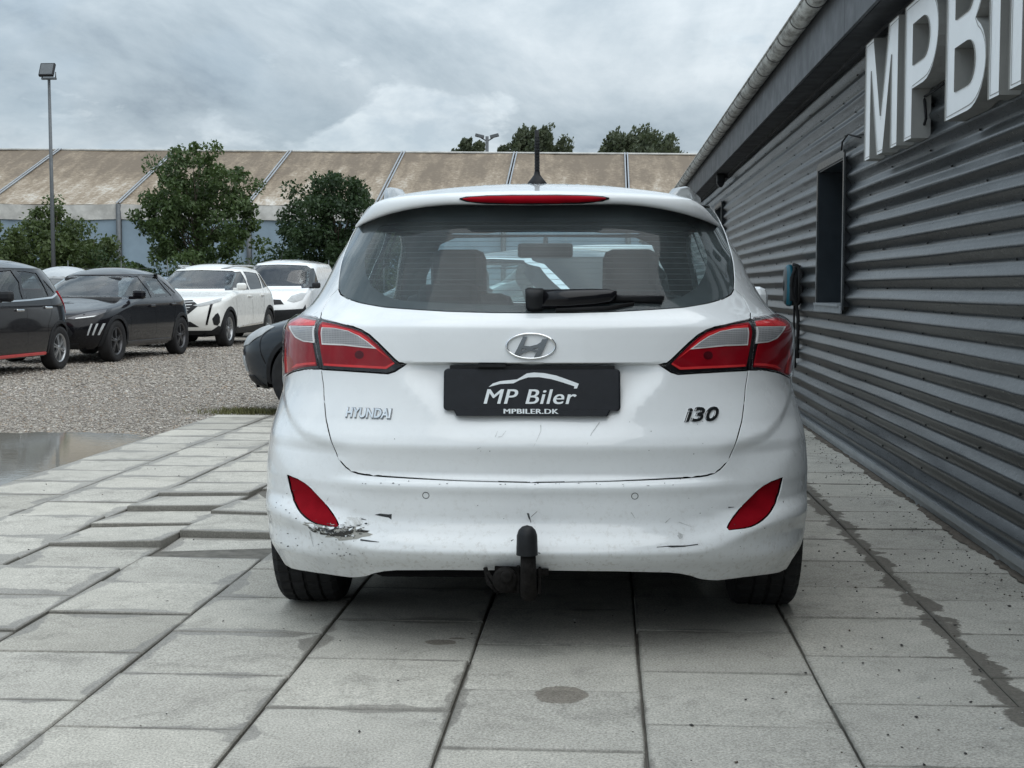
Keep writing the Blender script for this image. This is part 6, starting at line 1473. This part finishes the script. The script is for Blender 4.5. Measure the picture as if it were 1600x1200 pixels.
build_car('city_car', 'black city hatchback with red sill stripe and bright six spoke rims', L_, 1.487, .80,
    [(.18, .12), (.35, .03), (.5, .0), (.7, .025), (.9, .07), (1.0, .12), (1.2, .27), (1.36, .42)], [(.18, 3.42), (.35, 3.55), (.5, 3.6), (.68, 3.55), (.78, 3.42), (.86, 3.15), (.94, 2.85), (1.0, 2.72), (1.2, 2.38), (1.36, 2.05)],
    [(.18, .74), (.35, .79), (.6, .80), (.85, .795), (.95, .775), (1.05, .745), (1.2, .70), (1.36, .625)], (.60, 3.0, .295, .185), 'black_paint', (p[0], p[1]), A_ - R_(3.5), (-.80, .60),
    windows=[('quarter_window', [(.66, 1.045), (.82, 1.0), (.90, 1.22)]), ('rear_door_window', [(.88, .99), (1.52, .965), (1.50, 1.32), (1.0, 1.30)]), ('front_door_window', [(1.62, .96), (2.55, .945), (2.25, 1.15), (2.0, 1.30), (1.62, 1.33)])],
    ws=[(0, .98), (.60, .99), (.58, 1.1), (.50, 1.32), (0, 1.345)], rw=[(0, 1.04), (.52, 1.06), (.56, 1.12), (.50, 1.30), (0, 1.33)], glass='car_glass', scale=1.045, extra=ex1, rim='alloy', spokes=-6, mirrors=(2.32, .95, 'trim_black'), handles=((.98, .845), (1.78, .82)), handle_mat='chrome',
    door_lines=([(1.55, .30), (1.57, .94)], [(.95, .40), (.98, .60), (.86, .78), (.84, .98)]))
# ---- black hatch facing the lot, three claw lamps
def ex2(Lf, root):
    fp(Lf, 'headlamp', [(.40, .665), (.50, .65), (.72, .68), (.80, .745), (.78, .785), (.62, .745)], 'alloy_dark', root, .004); fp(Lf, 'day_lamp', [(.52, .655), (.72, .685), (.74, .70), (.52, .668)], 'led', root, .008)
    fp(Lf, 'lamp_housing', [(.36, .66), (.50, .635), (.74, .665), (.83, .75), (.80, .81), (.60, .765)], 'gloss_black', root, .002)
    for k in range(3): x = .66 + k * .052; fp(Lf, 'claw_lamp', [(x, .42), (x + .016, .42), (x + .062, .585), (x + .046, .585)], 'lamp_silver', root, .006)
    fp(Lf, 'grille', [(.0, .64), (.36, .64), (.50, .45), (.42, .34), (.0, .34)], 'trim_black', root, .004); fp(Lf, 'air_intake', [(.0, .30), (.55, .30), (.5, .23), (.0, .23)], 'trim_black', root, .004)
    arch_ring(Lf, .72, .305, .345, .40, 'trim_black', root); arch_ring(Lf, 3.26, .305, .345, .40, 'trim_black', root)
    sp_(Lf, 'sill_trim', [(1.15, .30), (2.85, .30), (2.85, .255), (1.15, .255)], 'alloy_dark', root, .012, .2, .014)
    e = MB(); e.tube([(0, 1.05, 1.40), (0, 1.0, 1.46)], .012, 6); e.build('aerial', M['trim_black'], root)
p = at_ground(186, 566, -.045)
build_car('hatchback', 'glossy black hatchback with three slanted claw lamps and dark rims', 4.05, 1.435, .875,
    [(.18, .15), (.35, .03), (.5, .0), (.65, .02), (.85, .08), (.95, .13), (1.05, .25), (1.2, .46), (1.32, .66)], [(.18, 3.90), (.30, 4.0), (.5, 4.05), (.64, 4.02), (.72, 3.95), (.78, 3.80), (.85, 3.45), (.92, 3.05), (.965, 2.90), (1.05, 2.74), (1.2, 2.42), (1.32, 2.10)],
    [(.18, .79), (.35, .86), (.55, .875), (.75, .868), (.88, .85), (.95, .82), (1.05, .775), (1.2, .71), (1.32, .64)], (.72, 3.26, .315, .205), 'black_paint', (p[0], p[1]), A_ - R_(4.5), (-.875, 3.26), ztop=1.32,
    windows=[('rear_door_window', [(1.0, .975), (1.78, .955), (1.76, 1.285), (1.30, 1.265)]), ('quarter_window', [(.78, 1.02), (.93, .98), (1.2, 1.245)]), ('front_door_window', [(1.86, .953), (2.78, .94), (2.52, 1.08), (2.2, 1.25), (1.86, 1.29)])],
    ws=[(0, .965), (.66, .97), (.67, 1.02), (.58, 1.27), (.5, 1.295), (0, 1.305)], rw=[(0, 1.0), (.58, 1.02), (.5, 1.25), (0, 1.28)], extra=ex2, glass='car_glass', scale=1.045, rim='alloy_dark', spokes=-5, mirrors=(2.62, .955, 'gloss_black'), handles=((1.08, .84), (1.95, .825)), door_lines=([(1.80, .30), (1.83, .95)], [(1.08, .42), (1.06, .62), (.98, .80), (1.0, .96)], [(2.78, .33), (2.80, .90)]))
# ---- white SUV with price sheet
def ex3(Lf, root):
    fp(Lf, 'grille', [(.0, .88), (.42, .90), (.56, .80), (.36, .62), (.0, .60)], 'trim_black', root, .004)
    for k in range(5): fp(Lf, 'grille_bar', [(.0, .645 + k * .048), (.36 + k * .028, .655 + k * .05), (.36 + k * .028, .667 + k * .05), (.0, .657 + k * .048)], 'alloy', root, .012)
    fp(Lf, 'headlamp', [(.46, .80), (.60, .84), (.84, .935), (.86, .88), (.78, .83), (.58, .78)], 'lamp_silver', root, .006)
    fp(Lf, 'day_lamp', [(.74, .83), (.775, .835), (.70, .44), (.67, .44)], 'gloss_black', root, .006)
    fp(Lf, 'fog_pocket', [(.775, .55), (.815, .63), (.845, .66), (.865, .58), (.86, .48), (.83, .42), (.785, .44)], 'trim_black', root, .005)
    fp(Lf, 'air_intake', [(.0, .50), (.42, .50), (.56, .40), (.0, .40)], 'trim_black', root, .005); fp(Lf, 'lower_guard', [(.0, .33), (.74, .33), (.84, .42), (.88, .36), (.84, .25), (.0, .25)], 'trim_black', root, .006)
    arch_ring(Lf, .86, .335, .375, .44, 'trim_black', root, .25); arch_ring(Lf, 3.535, .335, .375, .44, 'trim_black', root, .25)
    sp_(Lf, 'sill_cladding', [(1.28, .40), (3.1, .37), (3.1, .25), (1.28, .25)], 'trim_black', root, .012, .2, .014); sp_(Lf, 'sill_chrome', [(1.35, .435), (1.9, .42), (2.9, .385), (3.0, .36), (1.35, .395)], 'chrome', root, .014, .2, .01)
    q = Lf.P(Lf.s_xf(.40, 1.10), 1.10); n = Lf.N(Lf.s_xf(.40, 1.10), 1.10); n = Vector(n); u = Vector((1, 0, 0)); v = n.cross(u).normalized(); m = MB(); c = Vector(q) - n * .03; c.x = .42
    m.add([c + u * .17 + v * .11, c - u * .17 + v * .11, c - u * .17 - v * .11, c + u * .17 - v * .11], [(0, 1, 2, 3)]); m.build('price_sheet', M['paper'], root, fix=False)
p = at_ground(361, 542, -.045)
build_car('suv', 'white SUV with black cladding and a pale sheet behind its windscreen', 4.45, 1.625, .92,
    [(.22, .16), (.40, .03), (.55, .0), (.75, .03), (.95, .08), (1.05, .14), (1.2, .26), (1.4, .48), (1.5, .62)], [(.22, 4.28), (.38, 4.40), (.55, 4.45), (.75, 4.43), (.88, 4.34), (.94, 4.15), (1.0, 3.75), (1.06, 3.40), (1.10, 3.28), (1.25, 2.98), (1.5, 2.42)],
    [(.22, .85), (.40, .905), (.6, .92), (.85, .915), (1.0, .90), (1.08, .865), (1.2, .82), (1.4, .75), (1.5, .70)], (.86, 3.535, .345, .22), 'cream_white', (p[0], p[1]), A_ - R_(2.5), (-.92, 3.535), ztop=1.50, zb=.25,
    windows=[('rear_quarter_window', [(.72, 1.16), (1.1, 1.12), (1.12, 1.42), (.98, 1.40)]), ('rear_door_window', [(1.18, 1.115), (2.02, 1.09), (2.0, 1.455), (1.2, 1.43)]), ('front_door_window', [(2.10, 1.09), (3.15, 1.075), (2.8, 1.27), (2.5, 1.42), (2.10, 1.455)])],
    ws=[(0, 1.105), (.72, 1.11), (.74, 1.16), (.66, 1.42), (.58, 1.465), (0, 1.48)], extra=ex3, glass='dark_glass', ws_glass='car_glass', scale=1.025, rim='alloy', spokes=-5, rails=(.75, 2.35), mirrors=(3.0, 1.10, 'cream_white'), handles=((1.35, .98), (2.25, .965)), door_lines=([(2.05, .42), (2.07, 1.08)], [(1.30, .60), (1.22, .85), (1.16, 1.1)], [(3.1, .45), (3.12, 1.02)]), arch=.40)
# ---- white delivery van
def ex4(Lf, root):
    fp(Lf, 'headlamp', [(.56, .84), (.70, .80), (.84, .86), (.86, 1.0), (.78, 1.02), (.62, .95)], 'lamp_silver', root, .006); fp(Lf, 'grille', [(.0, .88), (.42, .86), (.5, .76), (.0, .74)], 'trim_black', root, .006)
    fp(Lf, 'bumper_trim', [(.0, .62), (.86, .66), (.885, .75), (.9, .55), (.86, .25), (.0, .25)], 'trim_black', root, .006)
    e = MB(); e.tube([(.0, 2.55, 1.78), (0, 2.40, 1.98)], .008, 6); e.build('aerial', M['trim_black'], root)
q = at_y(476, 470, 32.6)
build_car('delivery_van', 'white compact delivery van with black bumper behind the SUV', 4.38, 1.83, .915,
    [(.22, .10), (.40, .0), (.9, .02), (1.3, .06), (1.6, .13), (1.72, .20)], [(.22, 4.25), (.40, 4.35), (.6, 4.38), (.80, 4.33), (.95, 4.18), (1.05, 3.92), (1.12, 3.62), (1.2, 3.46), (1.4, 3.18), (1.6, 2.90), (1.72, 2.68)],
    [(.22, .85), (.40, .905), (.7, .915), (1.0, .90), (1.2, .865), (1.4, .82), (1.6, .76), (1.72, .70)], (.75, 3.45, .32, .20), 'white_paint_far', (float(q[0]) + .02, 33.15), A_ - R_(1.5), (-.915, 3.45), ztop=1.72, zb=.24, Dr=.4,
    windows=[('front_door_window', [(2.35, 1.14), (3.42, 1.12), (3.1, 1.38), (2.8, 1.58), (2.35, 1.60)])], ws=[(0, 1.17), (.76, 1.175), (.78, 1.24), (.70, 1.60), (.62, 1.66), (0, 1.685)], extra=ex4, glass='dark_glass', ws_glass='car_glass', scale=1.02, rim='alloy_dark', mirrors=(3.2, 1.14, 'trim_black'), handles=((2.4, .98),), door_lines=([(2.22, .35), (2.24, 1.62)],))
# ---- dark grey car parked crosswise in front of the estate car
def ex5(Lf, root):
    sp_(Lf, 'day_lamp', [(4.06, .36), (4.12, .36), (4.15, .50), (4.10, .50)], 'lamp_silver', root, .005); sp_(Lf, 'lower_intake', [(3.86, .24), (4.08, .24), (4.16, .32), (3.98, .33)], 'trim_black', root, .006); sp_(Lf, 'bumper_seam', [(3.80, .44), (3.808, .44), (3.778, .74), (3.77, .74)], 'gloss_black', root, .002, .1, .0); arch_ring(Lf, 3.42, .315, .345, .385, 'trim_black', root); sp_(Lf, 'headlamp', [(3.74, .765), (3.86, .69), (4.03, .605), (4.17, .575), (4.16, .64), (4.03, .72), (3.86, .775)], 'lamp_silver', root, .006); fp(Lf, 'grille', [(.0, .60), (.5, .60), (.44, .40), (.0, .36)], 'trim_black', root, .006)
    sp_(Lf, 'window_chrome', [(.95, 1.06), (1.25, 1.30), (1.7, 1.375), (2.4, 1.36), (2.4, 1.33), (1.7, 1.345), (1.28, 1.275), (1.0, 1.05)], 'chrome', root, .008, .2, .008)
build_car('saloon_car', 'dark grey car standing askew ahead of the white estate, nose showing past its lamp', 4.3, 1.45, .89,
    [(.18, .15), (.35, .03), (.5, .0), (.7, .03), (.9, .08), (1.0, .15), (1.15, .32), (1.36, .62)], [(.18, 4.12), (.30, 4.24), (.5, 4.3), (.64, 4.26), (.74, 4.12), (.82, 3.85), (.90, 3.45), (.97, 3.15), (1.02, 3.02), (1.2, 2.62), (1.36, 2.2)],
    [(.18, .80), (.35, .87), (.6, .89), (.85, .88), (.95, .85), (1.05, .80), (1.2, .73), (1.36, .655)], (.80, 3.42, .325, .21), 'grey_paint', (-2.64, 12.15), R_(72), (-.89, 3.42), zbase=0.0,
    windows=[('rear_door_window', [(1.05, 1.0), (1.9, .985), (1.88, 1.33), (1.4, 1.30)]), ('front_door_window', [(1.98, .985), (2.95, .97), (2.6, 1.14), (2.3, 1.29), (1.98, 1.335)])], ws=[(0, 1.02), (.68, 1.025), (.68, 1.08), (.58, 1.31), (.5, 1.335), (0, 1.345)], rw=[(0, 1.03), (.55, 1.05), (.5, 1.28), (0, 1.32)], extra=ex5, Df=.85, k1f=.82, glass='car_glass', rim='alloy', mirrors=(2.78, .99, 'grey_paint'), handles=((1.15, .88), (2.08, .87)))
# ---- cars further back, mostly hidden
def hatch(name, label, paint, X, Y, head, H=1.47, roofp=None, ext=None):
    return build_car(name, label, 4.2, H, .88, [(.18, .15), (.35, .03), (.5, .0), (.7, .03), (.9, .08), (1.0, .15), (1.15, .32), (1.36, .62)], [(.18, 4.02), (.30, 4.14), (.5, 4.2), (.64, 4.16), (.74, 4.02), (.82, 3.75), (.90, 3.35), (.97, 3.05), (1.02, 2.92), (1.2, 2.52), (1.36, 2.1)],
        [(.18, .80), (.35, .86), (.6, .88), (.85, .87), (.95, .84), (1.05, .79), (1.2, .72), (1.36, .65)], (.78, 3.34, .32, .205), paint, (X, Y), head, (0, 2.1), windows=[('rear_door_window', [(1.05, 1.0), (1.85, .985), (1.83, 1.33), (1.4, 1.30)]), ('front_door_window', [(1.93, .985), (2.85, .97), (2.5, 1.14), (2.2, 1.29), (1.93, 1.335)])], ws=[(0, 1.02), (.68, 1.025), (.68, 1.08), (.58, 1.31), (.5, 1.335), (0, 1.345)], rw=[(0, 1.03), (.55, 1.05), (.5, 1.28), (0, 1.32)], glass='dark_glass', step=.09, extra=ext)
def fin(Lf, root):
    m = MB(); m.prism([(.62, 1.44), (.90, 1.45), (.72, 1.545), (.66, 1.55)], 'X', -.02, .02); m.build('shark_fin', M['trim_black'], root)
hatch('hatchback', 'silver car with a shark fin aerial seen through the windows of the white estate', 'silver_paint', -.95, 18.6, R_(90), 1.49, ext=fin)
q = at_y(112, 415, 27.5); hatch('hatchback', 'pale silver car with only its roof showing behind the two black cars', 'silver_paint', float(q[0]) - .5, 27.8, A_ + R_(4), 1.60)
q = at_y(246, 436, 33.0); hatch('hatchback', 'blue grey car tail glimpsed between the black hatchback and the SUV', 'blue_paint', float(q[0]) - .3, 34.5, A_, 1.46)

# ---- white panel van added to brighten what shows through the estate car's glass
def ex8(Lf, root):
    sp_(Lf, 'side_rub_strip', [(1.2, .62), (3.0, .62), (3.0, .54), (1.2, .54)], 'trim_black', root, .01, .3, .01)
build_car('added_van', 'tall white van added to brighten the view through the estate car windows', 4.9, 2.05, .97,
    [(.22, .10), (.40, .0), (.9, .02), (1.5, .05), (1.8, .10), (1.95, .18)], [(.22, 4.75), (.40, 4.87), (.6, 4.9), (.85, 4.85), (1.05, 4.68), (1.18, 4.35), (1.25, 4.15), (1.5, 3.85), (1.8, 3.5), (1.95, 3.28)],
    [(.22, .90), (.40, .96), (.7, .97), (1.2, .95), (1.6, .90), (1.95, .80)], (.85, 3.85, .34, .21), 'white_paint_far', (-.55, 29.5), R_(90), (0, 2.45), ztop=1.95, zb=.24, Dr=.4,
    windows=[('front_door_window', [(2.8, 1.22), (4.05, 1.20), (3.7, 1.5), (3.4, 1.72), (2.8, 1.74)])], ws=[(0, 1.25), (.82, 1.26), (.84, 1.32), (.75, 1.76), (.66, 1.84), (0, 1.87)], extra=ex8, glass='dark_glass', rim='alloy_dark', mirrors=(3.75, 1.22, 'trim_black'), handles=((2.85, 1.05),), step=.1)
